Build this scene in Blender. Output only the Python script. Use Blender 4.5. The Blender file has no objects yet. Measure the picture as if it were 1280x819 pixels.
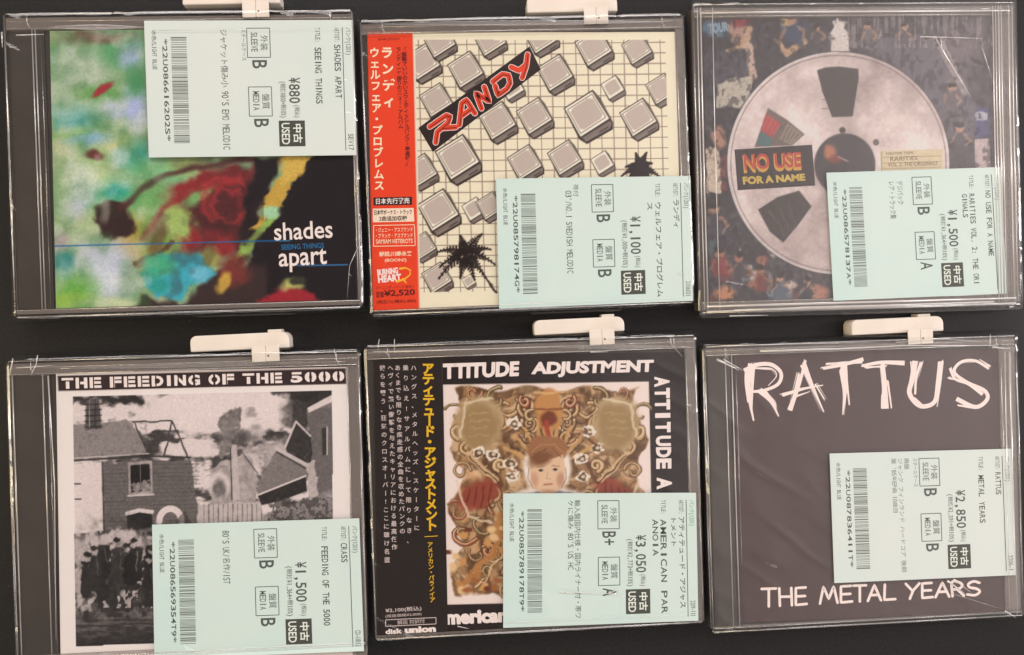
import bpy, math, random
import numpy as np
from mathutils import Matrix, Vector
random.seed(7)
scn = bpy.context.scene
C = scn.collection
MM = 0.001

# ------------------------------------------------------------------ camera
FPX, CAM_D = 1100.0, 386.15
AX, AY, AZ = (math.radians(a) for a in (-0.5325, -3.3415, -1.5902))
def rot3(a, b, c):
    ca, sa, cb, sb, cc, sc = math.cos(a), math.sin(a), math.cos(b), math.sin(b), math.cos(c), math.sin(c)
    rx = np.array([[1, 0, 0], [0, ca, -sa], [0, sa, ca]])
    ry = np.array([[cb, 0, sb], [0, 1, 0], [-sb, 0, cb]])
    rz = np.array([[cc, -sc, 0], [sc, cc, 0], [0, 0, 1]])
    return rz @ ry @ rx
CM = rot3(AX, AY, AZ)
cam_d = bpy.data.cameras.new('camera')
cam = bpy.data.objects.new('camera', cam_d); C.objects.link(cam)
m4 = Matrix([list(CM[i]) + [0] for i in range(3)] + [[0, 0, 0, 1]])
cam.matrix_world = Matrix.Translation((0, 0, CAM_D * MM)) @ m4
cam_d.sensor_fit = 'HORIZONTAL'; cam_d.sensor_width = 36
cam_d.lens = 36 * FPX / 1280
cam_d.clip_start = 0.01; cam_d.clip_end = 50
scn.camera = cam

# ------------------------------------------------------------------ world, lamps of the shop, added veil panels
w = bpy.data.worlds.new('World'); scn.world = w; w.use_nodes = True
w.node_tree.nodes['Background'].inputs[0].default_value = (1.0, 0.90, 0.86, 1)
w.node_tree.nodes['Background'].inputs[1].default_value = 0.10

def area(name, loc, target, sx, sy, radiance, col, soft=False):
    d = bpy.data.lights.new(name, 'AREA'); d.shape = 'RECTANGLE'; d.size = sx; d.size_y = sy
    d.energy = radiance * math.pi * sx * sy; d.color = col
    o = bpy.data.objects.new(name, d); C.objects.link(o)
    o.location = loc
    o.rotation_euler = (Vector(target) - Vector(loc)).to_track_quat('-Z', 'Y').to_euler()
    if soft:                                   # added panel, emission fading towards its edges
        d.use_nodes = True; nt = d.node_tree; L = nt.links.new; em = nt.nodes['Emission']
        g = nt.nodes.new('ShaderNodeNewGeometry'); sp = nt.nodes.new('ShaderNodeSeparateXYZ'); L(g.outputs['Parametric'], sp.inputs[0])
        prod = None
        for ax in (0, 1):
            a = nt.nodes.new('ShaderNodeMath'); a.operation = 'MULTIPLY'; a.inputs[1].default_value = math.pi; L(sp.outputs[ax], a.inputs[0])
            b = nt.nodes.new('ShaderNodeMath'); b.operation = 'SINE'; L(a.outputs[0], b.inputs[0])
            if prod is None: prod = b
            else:
                c = nt.nodes.new('ShaderNodeMath'); c.operation = 'MULTIPLY'; L(prod.outputs[0], c.inputs[0]); L(b.outputs[0], c.inputs[1]); prod = c
        L(prod.outputs[0], em.inputs['Strength'])
    return o
area('ceiling_lamp_far', (-0.3, 2.2, 2.1), (0, 0, 0), 2.6, 1.0, 8.9, (1.0, 0.935, 0.915))
area('ceiling_lamp_near', (-0.4, -2.1, 1.9), (0, 0, 0), 2.6, 0.8, 3.2, (1.0, 0.925, 0.90))
area('veil_panel_wide', (1.5, 0.2, 1.5), (1.5, 0.2, 0), 2.9, 3.6, 1.35, (1.0, 0.88, 0.86), True)  # unseen panel added for the pale veil reflected in the right-hand cases
area('veil_panel_core', (1.5, 0.85, 1.5), (1.5, 0.85, 0), 1.6, 1.4, 3.4, (1.0, 0.88, 0.86), True)  # second added panel, strengthens the haze on the upper right case
area('warm_side_lamp', (-2.2, -0.2, 1.1), (0, 0, 0), 0.5, 1.6, 13.0, (1.0, 0.80, 0.52))
area('tube_lamp', (2.6, 0.2, 0.9), (0, 0, 0), 0.25, 1.8, 30.0, (1.0, 0.95, 0.92))

scn.view_settings.view_transform = 'Standard'
scn.view_settings.look = 'None'
scn.view_settings.exposure = 0.0
scn.view_settings.gamma = 1.0
scn.cycles.transparent_max_bounces = 32
scn.cycles.max_bounces = 8
scn.cycles.use_denoising = True
scn.cycles.sample_clamp_indirect = 6

# ------------------------------------------------------------------ photo pixel <-> plane
def unproj(px, py, z):
    d = np.array([(px - 640) / FPX, (409.5 - py) / FPX, -1.0]) @ CM.T
    t = (z - CAM_D) / d[2]
    return d[0] * t, d[1] * t
def proj_arr(X, Y, Z):
    P = np.stack([X, Y, np.full_like(X, Z) - CAM_D], 1) @ CM
    return 640 + FPX * P[:, 0] / -P[:, 2], 409.5 - FPX * P[:, 1] / -P[:, 2]

class Frame:
    """local frame of one thing lying on the board (mm)"""
    def __init__(s, cx, cy, th): s.cx, s.cy, s.th = cx, cy, th
    def loc(s, px, py, z):
        X, Y = unproj(px, py, z); X -= s.cx; Y -= s.cy
        c, n = math.cos(-s.th), math.sin(-s.th)
        return (X * c - Y * n, X * n + Y * c)
    def world(s, x, y):
        c, n = np.cos(s.th), np.sin(s.th)
        return s.cx + x * c - y * n, s.cy + x * n + y * c

# ------------------------------------------------------------------ materials
def srgb(c):
    r = []
    for v in c:
        v = v / 255.0
        r.append(v / 12.92 if v <= 0.04045 else ((v + 0.055) / 1.055) ** 2.4)
    return r
def new_mat(name):
    m = bpy.data.materials.new(name); m.use_nodes = True
    nt = m.node_tree; b = nt.nodes['Principled BSDF']
    return m, nt, b
INK = {}
def ink(col, rough=0.55):
    """flat printing ink, colour as an sRGB triple"""
    k = tuple(col)
    if k not in INK:
        m, nt, b = new_mat('printing_ink')
        b.inputs['Base Color'].default_value = (*srgb(col), 1)
        b.inputs['Roughness'].default_value = rough
        b.inputs['Specular IOR Level'].default_value = 0.2
        INK[k] = m
    return INK[k]
def noise_mat(name, c0, c1, scale, rough, bump=0.0, stretch=(1, 1, 1), spec=0.5, rough2=None):
    m, nt, b = new_mat(name)
    tc = nt.nodes.new('ShaderNodeTexCoord'); mp = nt.nodes.new('ShaderNodeMapping')
    mp.inputs['Scale'].default_value = stretch
    n = nt.nodes.new('ShaderNodeTexNoise'); n.inputs['Scale'].default_value = scale; n.inputs['Detail'].default_value = 6
    r = nt.nodes.new('ShaderNodeValToRGB')
    r.color_ramp.elements[0].position = 0.35; r.color_ramp.elements[1].position = 0.65
    r.color_ramp.elements[0].color = (*c0, 1); r.color_ramp.elements[1].color = (*c1, 1)
    L = nt.links.new
    L(tc.outputs['Object'], mp.inputs[0]); L(mp.outputs[0], n.inputs['Vector']); L(n.outputs[0], r.inputs[0])
    L(r.outputs[0], b.inputs['Base Color'])
    b.inputs['Roughness'].default_value = rough; b.inputs['Specular IOR Level'].default_value = spec
    if rough2 is not None:
        mr = nt.nodes.new('ShaderNodeMapRange'); mr.inputs[3].default_value = rough; mr.inputs[4].default_value = rough2
        L(n.outputs[0], mr.inputs[0]); L(mr.outputs[0], b.inputs['Roughness'])
    if bump:
        bp = nt.nodes.new('ShaderNodeBump'); bp.inputs['Strength'].default_value = bump; bp.inputs['Distance'].default_value = 0.0005
        L(n.outputs[0], bp.inputs['Height']); L(bp.outputs[0], b.inputs['Normal'])
    return m
def clear_mat(name, ior, rough, tint=(0.97, 0.965, 0.96), body=0.0, body_col=(0.2, 0.18, 0.17), bump=0.0, bscale=60, stretch=(1, 1, 1), haze=0.0):
    """clear plastic: transparent with a fresnel gloss, optionally a dusty or highlight-white body and a wrinkle bump"""
    m = bpy.data.materials.new(name); m.use_nodes = True
    nt = m.node_tree; nt.nodes.clear(); L = nt.links.new
    out = nt.nodes.new('ShaderNodeOutputMaterial')
    tr = nt.nodes.new('ShaderNodeBsdfTransparent'); tr.inputs[0].default_value = (*tint, 1)
    gl = nt.nodes.new('ShaderNodeBsdfGlossy'); gl.inputs['Roughness'].default_value = rough
    fr = nt.nodes.new('ShaderNodeFresnel')
    ge = nt.nodes.new('ShaderNodeNewGeometry'); mr = nt.nodes.new('ShaderNodeMapRange')   # same gloss from either side of the sheet
    mr.inputs[3].default_value = ior; mr.inputs[4].default_value = 1 / ior
    L(ge.outputs['Backfacing'], mr.inputs[0]); L(mr.outputs[0], fr.inputs[0])
    mx = nt.nodes.new('ShaderNodeMixShader')
    src = tr
    if body > 0:
        df = nt.nodes.new('ShaderNodeBsdfDiffuse'); df.inputs[0].default_value = (*body_col, 1)
        mb = nt.nodes.new('ShaderNodeMixShader'); mb.inputs[0].default_value = body
        L(tr.outputs[0], mb.inputs[1]); L(df.outputs[0], mb.inputs[2]); src = mb
    if bump > 0:
        tc = nt.nodes.new('ShaderNodeTexCoord'); mp = nt.nodes.new('ShaderNodeMapping'); mp.inputs['Scale'].default_value = stretch
        mp.inputs['Rotation'].default_value = (0, 0, 0.5)
        n = nt.nodes.new('ShaderNodeTexNoise'); n.inputs['Scale'].default_value = bscale; n.inputs['Detail'].default_value = 2
        n.inputs['Distortion'].default_value = 0.6
        bp = nt.nodes.new('ShaderNodeBump'); bp.inputs['Strength'].default_value = bump; bp.inputs['Distance'].default_value = 0.001
        L(tc.outputs['Object'], mp.inputs[0]); L(mp.outputs[0], n.inputs['Vector']); L(n.outputs[0], bp.inputs['Height'])
        L(bp.outputs[0], gl.inputs['Normal']); L(bp.outputs[0], fr.inputs['Normal'])
    L(fr.outputs[0], mx.inputs[0]); L(src.outputs[0], mx.inputs[1]); L(gl.outputs[0], mx.inputs[2])
    L(mx.outputs[0], out.inputs[0])
    return m
def print_mat(name, rough=0.35):
    m, nt, b = new_mat(name)
    a = nt.nodes.new('ShaderNodeAttribute'); a.attribute_name = 'print'
    nt.links.new(a.outputs['Color'], b.inputs['Base Color'])
    b.inputs['Roughness'].default_value = rough; b.inputs['Specular IOR Level'].default_value = 0.25
    return m
M_BOARD = noise_mat('black_board', (0.006, 0.0057, 0.0057), (0.011, 0.0102, 0.0102), 900, 0.38, 0.10, spec=0.3, rough2=0.5)
_nt = M_BOARD.node_tree                          # dust and lint on the board
_v = _nt.nodes.new('ShaderNodeTexVoronoi'); _v.inputs['Scale'].default_value = 170
_n = _nt.nodes.new('ShaderNodeTexNoise'); _n.inputs['Scale'].default_value = 22
_r = _nt.nodes.new('ShaderNodeMapRange'); _r.inputs[1].default_value = 0.02; _r.inputs[2].default_value = 0.075; _r.inputs[3].default_value = 1; _r.inputs[4].default_value = 0
_k = _nt.nodes.new('ShaderNodeMapRange'); _k.inputs[1].default_value = 0.48; _k.inputs[2].default_value = 0.72; _k.inputs[3].default_value = 0.0; _k.inputs[4].default_value = 0.8
_p = _nt.nodes.new('ShaderNodeMath'); _p.operation = 'MULTIPLY'
_m = _nt.nodes.new('ShaderNodeMix'); _m.data_type = 'RGBA'; _m.inputs[7].default_value = (0.10, 0.095, 0.09, 1)
_tc = [n for n in _nt.nodes if n.type == 'TEX_COORD'][0]; _b = _nt.nodes['Principled BSDF']; _l = _nt.links
_src = _b.inputs['Base Color'].links[0].from_socket
_l.new(_tc.outputs['Object'], _v.inputs['Vector']); _l.new(_tc.outputs['Object'], _n.inputs['Vector'])
_l.new(_v.outputs['Distance'], _r.inputs[0]); _l.new(_n.outputs[0], _k.inputs[0]); _l.new(_r.outputs[0], _p.inputs[0]); _l.new(_k.outputs[0], _p.inputs[1])
_l.new(_p.outputs[0], _m.inputs[0]); _l.new(_src, _m.inputs[6]); _l.new(_m.outputs[2], _b.inputs['Base Color'])
M_TRAY = noise_mat('dark_tray_plastic', (0.055, 0.047, 0.042), (0.068, 0.058, 0.052), 60, 0.35, 0.0)
M_TRAYG = noise_mat('grey_tray_plastic', (0.075, 0.062, 0.055), (0.09, 0.075, 0.066), 60, 0.4, 0.0)
M_LID = clear_mat('clear_lid_plastic', 1.46, 0.06)
M_RIM = clear_mat('clear_rim_plastic', 1.52, 0.10, (0.93, 0.92, 0.91), 0.34, (0.46, 0.41, 0.385), 0.25, 35, (0.25, 3, 1))
M_RIB = clear_mat('rib_plastic', 3.2, 0.26, (0.9, 0.88, 0.86), 0.10, (0.6, 0.56, 0.54))  # pale body colour adds to the ridge highlights
M_FILM = clear_mat('clear_film', 1.5, 0.10, (0.985, 0.985, 0.98), 0.0, bump=0.9, bscale=34, stretch=(1.0, 0.28, 1))
M_CREASE_GLINT = clear_mat('film_crease_glint', 2.4, 0.2, (0.95, 0.95, 0.94), 0.34, (0.9, 0.86, 0.84))  # highlight along creases and edges put into the white body colour
M_GLINT = clear_mat('rib_painted_glint', 3.2, 0.22, (0.95, 0.94, 0.93), 0.42, (0.92, 0.88, 0.85))  # rib highlight painted in as a white body colour
M_FOLD_STREAK = clear_mat('film_fold_streak', 1.9, 0.2, (0.97, 0.97, 0.96), 0.07, (0.8, 0.76, 0.75))  # film folds, their soft white sheen put into the body colour
M_PRINT = print_mat('cover_print')
M_LABEL = noise_mat('label_paper', (0.51, 0.655, 0.625), (0.565, 0.67, 0.635), 25, 0.6, 0.0, spec=0.2)
M_LABELB = noise_mat('pale_label_paper', (0.58, 0.66, 0.635), (0.61, 0.665, 0.635), 25, 0.6, 0.0, spec=0.2)
M_CLIP = noise_mat('white_clip_plastic', (0.64, 0.575, 0.50), (0.69, 0.62, 0.55), 90, 0.4, 0.05)
M_PAPER = noise_mat('white_paper_edge', (0.7, 0.67, 0.62), (0.75, 0.7, 0.66), 80, 0.7)

# ------------------------------------------------------------------ mesh builder
class MB:
    def __init__(s): s.v, s.f, s.mi, s.mats, s.sm = [], [], [], [], []
    def slot(s, m):
        if m not in s.mats: s.mats.append(m)
        return s.mats.index(m)
    def add(s, vs, fs, m, smooth=False):
        o = len(s.v); k = s.slot(m)
        s.v.extend(vs); s.f.extend([[i + o for i in f] for f in fs])
        s.mi.extend([k] * len(fs)); s.sm.extend([smooth] * len(fs))
    def box(s, x0, y0, z0, x1, y1, z1, m, r=0.6, bev=0.3, seg=3, rc=None):
        """block with rounded plan corners and a rounded top edge (rc: radius per corner BL, BR, TR, TL)"""
        rc = rc or (r, r, r, r)
        cs = [(x0, y0, 180, 1, 1), (x1, y0, 270, -1, 1), (x1, y1, 0, -1, -1), (x0, y1, 90, 1, -1)]
        def ring(ins, z):
            out = []
            for (cx, cy, a0, sx, sy), rr in zip(cs, rc):
                rr = max(rr, bev + 0.02); n = 5 if rr > 0.8 else 3
                ox, oy = cx + sx * rr, cy + sy * rr
                for k in range(n):
                    a = math.radians(a0 + 90 * k / (n - 1))
                    out.append((ox + (rr - ins) * math.cos(a), oy + (rr - ins) * math.sin(a), z))
            return out
        rings = [ring(0, z0)]
        for k in range(seg + 1):
            a = math.pi / 2 * k / seg
            rings.append(ring(bev * (1 - math.cos(a)), z1 - bev + bev * math.sin(a)))
        n = len(rings[0]); vs = [p for r_ in rings for p in r_]; fs = []
        for i in range(len(rings) - 1):
            for j in range(n):
                fs.append([i * n + j, i * n + (j + 1) % n, (i + 1) * n + (j + 1) % n, (i + 1) * n + j])
        s.add(vs, fs, m, True)
        s.add(rings[-1], [list(range(n))], m); s.add(rings[0], [list(range(n))[::-1]], m)
    def quad(s, pts, m): s.add(pts, [[0, 1, 2, 3]], m)
    def tube(s, pts, r, m, n=8, flat=1.0, r1=None, taper=False):
        vs, fs = [], []
        P = [Vector(p) for p in pts]
        for i, p in enumerate(P):
            t = (P[min(i + 1, len(P) - 1)] - P[max(i - 1, 0)]).normalized()
            sd = t.cross(Vector((0, 0, 1))).normalized(); up = sd.cross(t)
            q = i / max(1, len(P) - 1)
            rr = r if r1 is None else r + (r1 - r) * q
            if taper: rr = r * (0.06 + math.sin(math.pi * q))
            for k in range(n):
                a = 2 * math.pi * k / n
                vs.append(tuple(p + sd * rr * math.cos(a) + up * rr * flat * math.sin(a)))
        for i in range(len(P) - 1):
            for k in range(n):
                fs.append([i * n + k, i * n + (k + 1) % n, (i + 1) * n + (k + 1) % n, (i + 1) * n + k])
        fs.append(list(range(n))[::-1]); fs.append([len(vs) - n + k for k in range(n)])
        s.add(vs, fs, m, True)
    def build(s, name, parent=None, label=None):
        me = bpy.data.meshes.new(name)
        me.from_pydata([(a * MM, b * MM, c * MM) for a, b, c in s.v], [], s.f)
        for m in s.mats: me.materials.append(m)
        me.polygons.foreach_set('material_index', s.mi)
        me.polygons.foreach_set('use_smooth', s.sm)
        me.update()
        o = bpy.data.objects.new(name, me); C.objects.link(o)
        if parent: o.parent = parent
        if label: o['label'] = label
        return o

# ------------------------------------------------------------------ lettering
TC = {}
def glyphs(txt, bold=0.0):
    k = (txt, bold)
    if k not in TC:
        cu = bpy.data.curves.new('txt', 'FONT'); cu.body = txt; cu.size = 1.0
        cu.resolution_u = 3; cu.offset = bold; cu.fill_mode = 'FRONT' if False else 'BOTH'
        cu.dimensions = '2D'
        ob = bpy.data.objects.new('txt', cu)
        me = bpy.data.meshes.new_from_object(ob)
        V = np.zeros(len(me.vertices) * 3); me.vertices.foreach_get('co', V); V = V.reshape(-1, 3)[:, :2].copy()
        F = [list(p.vertices) for p in me.polygons]
        bpy.data.objects.remove(ob); bpy.data.meshes.remove(me); bpy.data.curves.remove(cu)
        TC[k] = (V, F)
    return TC[k]

class Sheet:
    """flat printing in photo-pixel or label coordinates, laid on a plane z of a thing's frame"""
    def __init__(s, fr, z): s.fr, s.z, s.mb, s.k = fr, z, MB(), 0
    def p(s, x, y, dz=0.0):
        a = s.fr.loc(x, y, s.z); return (a[0], a[1], s.z + dz)
    def place(s, V, F, fn, m, dz=0.0):
        vs = [s.p(*fn(x, y), dz) for x, y in V]
        # keep faces looking up
        up = []
        for f in F:
            a, b, c = (vs[f[0]], vs[f[1]], vs[f[2]])
            nz = (b[0] - a[0]) * (c[1] - a[1]) - (b[1] - a[1]) * (c[0] - a[0])
            up.append(f if nz >= 0 else f[::-1])
        s.mb.add(vs, up, m)
    def fit(s, txt, q, m, bold=0.0, dz=0.0, mono=False):
        """text bounding box to a pixel quad (BL, BR, TR, TL)"""
        if mono:
            wide = lambda c: ord(c) > 0x2000 and c != '¥'
            tot = sum(1.0 if wide(c) else 0.5 for c in txt); pos = 0.0
            for ch in txt:
                cell = 1.0 if wide(ch) else 0.5
                p0, pos = pos, pos + cell
                if ch == ' ': continue
                V, F = glyphs(ch, bold)
                if not len(V): continue
                x0, x1 = V[:, 0].min(), V[:, 0].max(); full = cell == 1.0
                wd = 0.98 if full else max(x1 - x0, 0.36) * 1.14
                ox = 0.0 if full else (x0 + x1) / 2 - wd / 2
                def fn(x, y):
                    return bil(q, (p0 + cell * (x - ox) / wd) / tot, (y + 0.1) / 0.92 if full else y / 0.73)
                s.place(V, F, fn, m, dz)
            return
        V, F = glyphs(txt, bold)
        if not len(V): return
        x0, x1, y0, y1 = V[:, 0].min(), V[:, 0].max(), V[:, 1].min(), V[:, 1].max()
        s.place(V, F, lambda x, y: bil(q, (x - x0) / (x1 - x0), (y - y0) / max(y1 - y0, 1e-6)), m, dz)
    def fat(s, txt, q, m, bold):
        for k, (dx, dy) in enumerate(((-.45, 0), (.45, 0), (0, -.4), (0, .4))):
            s.fit(txt, tuple((x + dx, y + dy) for x, y in q), m, bold, .012 * k)
    def line(s, txt, x0, y0, x1, y1, h, m, bold=0.0, dz=0.0, mono=False):
        """text with its baseline from (x0,y0) to (x1,y1), height h px"""
        L_ = math.hypot(x1 - x0, y1 - y0); ux, uy = (x1 - x0) / L_, (y1 - y0) / L_
        nx, ny = uy * h, -ux * h
        s.fit(txt, ((x0, y0), (x1, y1), (x1 + nx, y1 + ny), (x0 + nx, y0 + ny)), m, bold, dz, mono)
    def vtext(s, txt, x0, y0, x1, y1, size, m, bold=0.0, dz=0.0, wide=1.0):
        """upright characters stacked from (x0,y0) to (x1,y1) (centres of first and last)"""
        n = max(1, len(txt) - 1)
        for i, ch in enumerate(txt):
            if ch in ' \u3000': continue
            cx, cy = x0 + (x1 - x0) * i / n, y0 + (y1 - y0) * i / n
            V, F = glyphs(ch, bold)
            if not len(V): continue
            rot = ch in 'ー-~('
            mx_, my_ = (V[:, 0].min() + V[:, 0].max()) / 2, 0.36
            if ord(ch) > 0x2000: mx_ = 0.5
            def fn(x, y):
                a, b = (x - mx_) * size * wide, (y - my_) * size
                if rot: a, b = b, -a
                return cx + a, cy - b
            s.place(V, F, fn, m, dz)
    def stroke(s, pts, w0, m, w1=None, dz=0.0, cap=True, curve=False):
        """brush stroke along photo pixels"""
        w1 = w0 if w1 is None else w1
        s.k = (s.k + 1) % 7; dz = dz + .0035 * s.k      # overlapping strokes never share a plane
        P = [np.array(p, float) for p in pts]; D = []
        if curve and len(P) > 2:                # round the stroke through its points
            Q = [2 * P[0] - P[1]] + P + [2 * P[-1] - P[-2]]; P = []
            for i in range(1, len(Q) - 2):
                for t in np.linspace(0, 1, 6)[:-1]:
                    a, b, c, d = Q[i - 1], Q[i], Q[i + 1], Q[i + 2]
                    P.append(.5 * (2 * b + (c - a) * t + (2 * a - 5 * b + 4 * c - d) * t * t + (3 * b - a - 3 * c + d) * t ** 3))
            P.append(Q[-2])
        for i in range(len(P) - 1):
            n = max(1, int(np.linalg.norm(P[i + 1] - P[i]) / 2))
            for k in range(n): D.append(P[i] + (P[i + 1] - P[i]) * k / n)
        D.append(P[-1]); N = len(D); Lf, Rt = [], []
        for i in range(N):
            t = D[min(i + 1, N - 1)] - D[max(i - 1, 0)]; t = t / (np.linalg.norm(t) + 1e-9)
            nrm = np.array([-t[1], t[0]]); ww = (w0 + (w1 - w0) * i / max(1, N - 1)) / 2
            Lf.append(D[i] + nrm * ww); Rt.append(D[i] - nrm * ww)
        V = Lf + Rt; F = [[i, i + 1, N + i + 1, N + i] for i in range(N - 1)]
        s.place(V, F, lambda x, y: (x, y), m, dz)
        if cap:
            for c, ww in ((D[0], w0), (D[-1], w1)):
                if ww < 0.5: continue
                V = [(c[0] + ww / 2 * math.cos(a), c[1] + ww / 2 * math.sin(a)) for a in np.linspace(0, 2 * math.pi, 9)[:-1]]
                s.place(V, [list(range(8))], lambda x, y: (x, y), m, dz + .0017)
    def poly(s, pts, m, dz=0.0): s.place(pts, [list(range(len(pts)))], lambda x, y: (x, y), m, dz)
    def frame(s, q, w, m, dz=0.0):
        for a, b in ((0, 1), (1, 2), (2, 3), (3, 0)): s.stroke([q[a], q[b]], w, m, dz=dz, cap=False)
    def build(s, name, parent, label=None): return s.mb.build(name, parent, label)
def bil(q, u, v):
    (ax, ay), (bx, by), (cx, cy), (dx, dy) = q
    return ((ax * (1 - u) + bx * u) * (1 - v) + (dx * (1 - u) + cx * u) * v,
            (ay * (1 - u) + by * u) * (1 - v) + (dy * (1 - u) + cy * u) * v)

# ------------------------------------------------------------------ printed pictures, worked out per vertex
def hash2(i, j, seed):
    h = (i.astype(np.int64) * 374761393 + j.astype(np.int64) * 668265263 + seed * 974711) & 0xffffffff
    h = ((h ^ (h >> 13)) * 1274126177) & 0xffffffff
    return ((h ^ (h >> 16)) & 0xffff) / 65535.0
def vnoise(x, y, seed=0):
    i, j = np.floor(x), np.floor(y); a, b = x - i, y - j
    a = a * a * (3 - 2 * a); b = b * b * (3 - 2 * b)
    return (hash2(i, j, seed) * (1 - a) + hash2(i + 1, j, seed) * a) * (1 - b) + (hash2(i, j + 1, seed) * (1 - a) + hash2(i + 1, j + 1, seed) * a) * b
def fbm(x, y, seed=0, o=4):
    r, amp, tot = 0, 1.0, 0
    for k in range(o):
        r = r + amp * vnoise(x * 2 ** k, y * 2 ** k, seed + k); tot += amp; amp *= 0.5
    return r / tot
def sstep(a, b, x):
    t = np.clip((x - a) / (b - a), 0, 1); return t * t * (3 - 2 * t)
class Art:
    def __init__(s, U, V, col):
        s.U, s.V = U, V; s.C = np.tile(np.array(col, float), (len(U), 1))
    def mix(s, a, col):
        a = np.clip(a, 0, 1)[:, None]; s.C = s.C * (1 - a) + np.asarray(col, float) * a
    def ell(s, cx, cy, rx, ry, col, rot=0, soft=0.3, amt=1.0, warp=0.0, wscale=14, seed=1):
        U, V = s.U, s.V
        if warp:
            U = U + warp * (fbm(s.U / wscale, s.V / wscale, seed, 3) - 0.5) * 2; V = V + warp * (fbm(s.U / wscale, s.V / wscale, seed + 50, 3) - 0.5) * 2
        c, n = math.cos(math.radians(rot)), math.sin(math.radians(rot))
        a, b = (U - cx) * c + (V - cy) * n, -(U - cx) * n + (V - cy) * c
        d = np.sqrt((a / rx) ** 2 + (b / ry) ** 2)
        s.mix((1 - sstep(1 - soft, 1 + soft, d)) * amt, col)
    def dist(s, pts, closed, U, V):
        d = np.full(len(U), 1e9); n = len(pts)
        for i in range(n if closed else n - 1):
            ax, ay = pts[i]; bx, by = pts[(i + 1) % n]
            vx, vy = bx - ax, by - ay
            t = np.clip(((U - ax) * vx + (V - ay) * vy) / (vx * vx + vy * vy + 1e-9), 0, 1)
            d = np.minimum(d, np.hypot(U - ax - t * vx, V - ay - t * vy))
        return d
    def poly(s, pts, col, soft=0.7, amt=1.0, warp=0.0, wscale=12, seed=3, tex=None):
        x = [p[0] for p in pts]; y = [p[1] for p in pts]; g = soft + warp + 3
        sel = (s.U > min(x) - g) & (s.U < max(x) + g) & (s.V > min(y) - g) & (s.V < max(y) + g)
        if not sel.any(): return
        U, V = s.U[sel], s.V[sel]
        if warp:
            U2 = U + warp * (fbm(U / wscale, V / wscale, seed, 3) - 0.5) * 2; V2 = V + warp * (fbm(U / wscale, V / wscale, seed + 50, 3) - 0.5) * 2
            U, V = U2, V2
        ins = np.zeros(len(U), bool); n = len(pts)
        for i in range(n):
            ax, ay = pts[i]; bx, by = pts[(i + 1) % n]
            if ay == by: continue
            c = ((ay > V) != (by > V)) & (U < (bx - ax) * (V - ay) / (by - ay) + ax); ins ^= c
        d = s.dist(pts, True, U, V) * np.where(ins, 1, -1)
        a = np.zeros(len(s.U)); a[sel] = sstep(-soft, soft, d) * amt
        s.mix(a if tex is None else a * tex, col)
    def line(s, pts, w, col, soft=0.6, amt=1.0, warp=0.0, wscale=12, seed=5):
        x = [p[0] for p in pts]; y = [p[1] for p in pts]; g = w + soft + warp + 3
        sel = (s.U > min(x) - g) & (s.U < max(x) + g) & (s.V > min(y) - g) & (s.V < max(y) + g)
        if not sel.any(): return
        U, V = s.U[sel], s.V[sel]
        if warp:
            U2 = U + warp * (fbm(U / wscale, V / wscale, seed, 3) - 0.5) * 2; V2 = V + warp * (fbm(U / wscale, V / wscale, seed + 50, 3) - 0.5) * 2
            U, V = U2, V2
        d = s.dist(pts, False, U, V); a = np.zeros(len(s.U)); a[sel] = (1 - sstep(w / 2 - soft, w / 2 + soft, d)) * amt
        s.mix(a, col)
def lin(c):
    c = np.clip(c / 255.0, 0, 1); return np.where(c <= 0.04045, c / 12.92, ((c + 0.055) / 1.055) ** 2.4)
GAIN = np.array([0.98, 0.93, 0.90])
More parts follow.
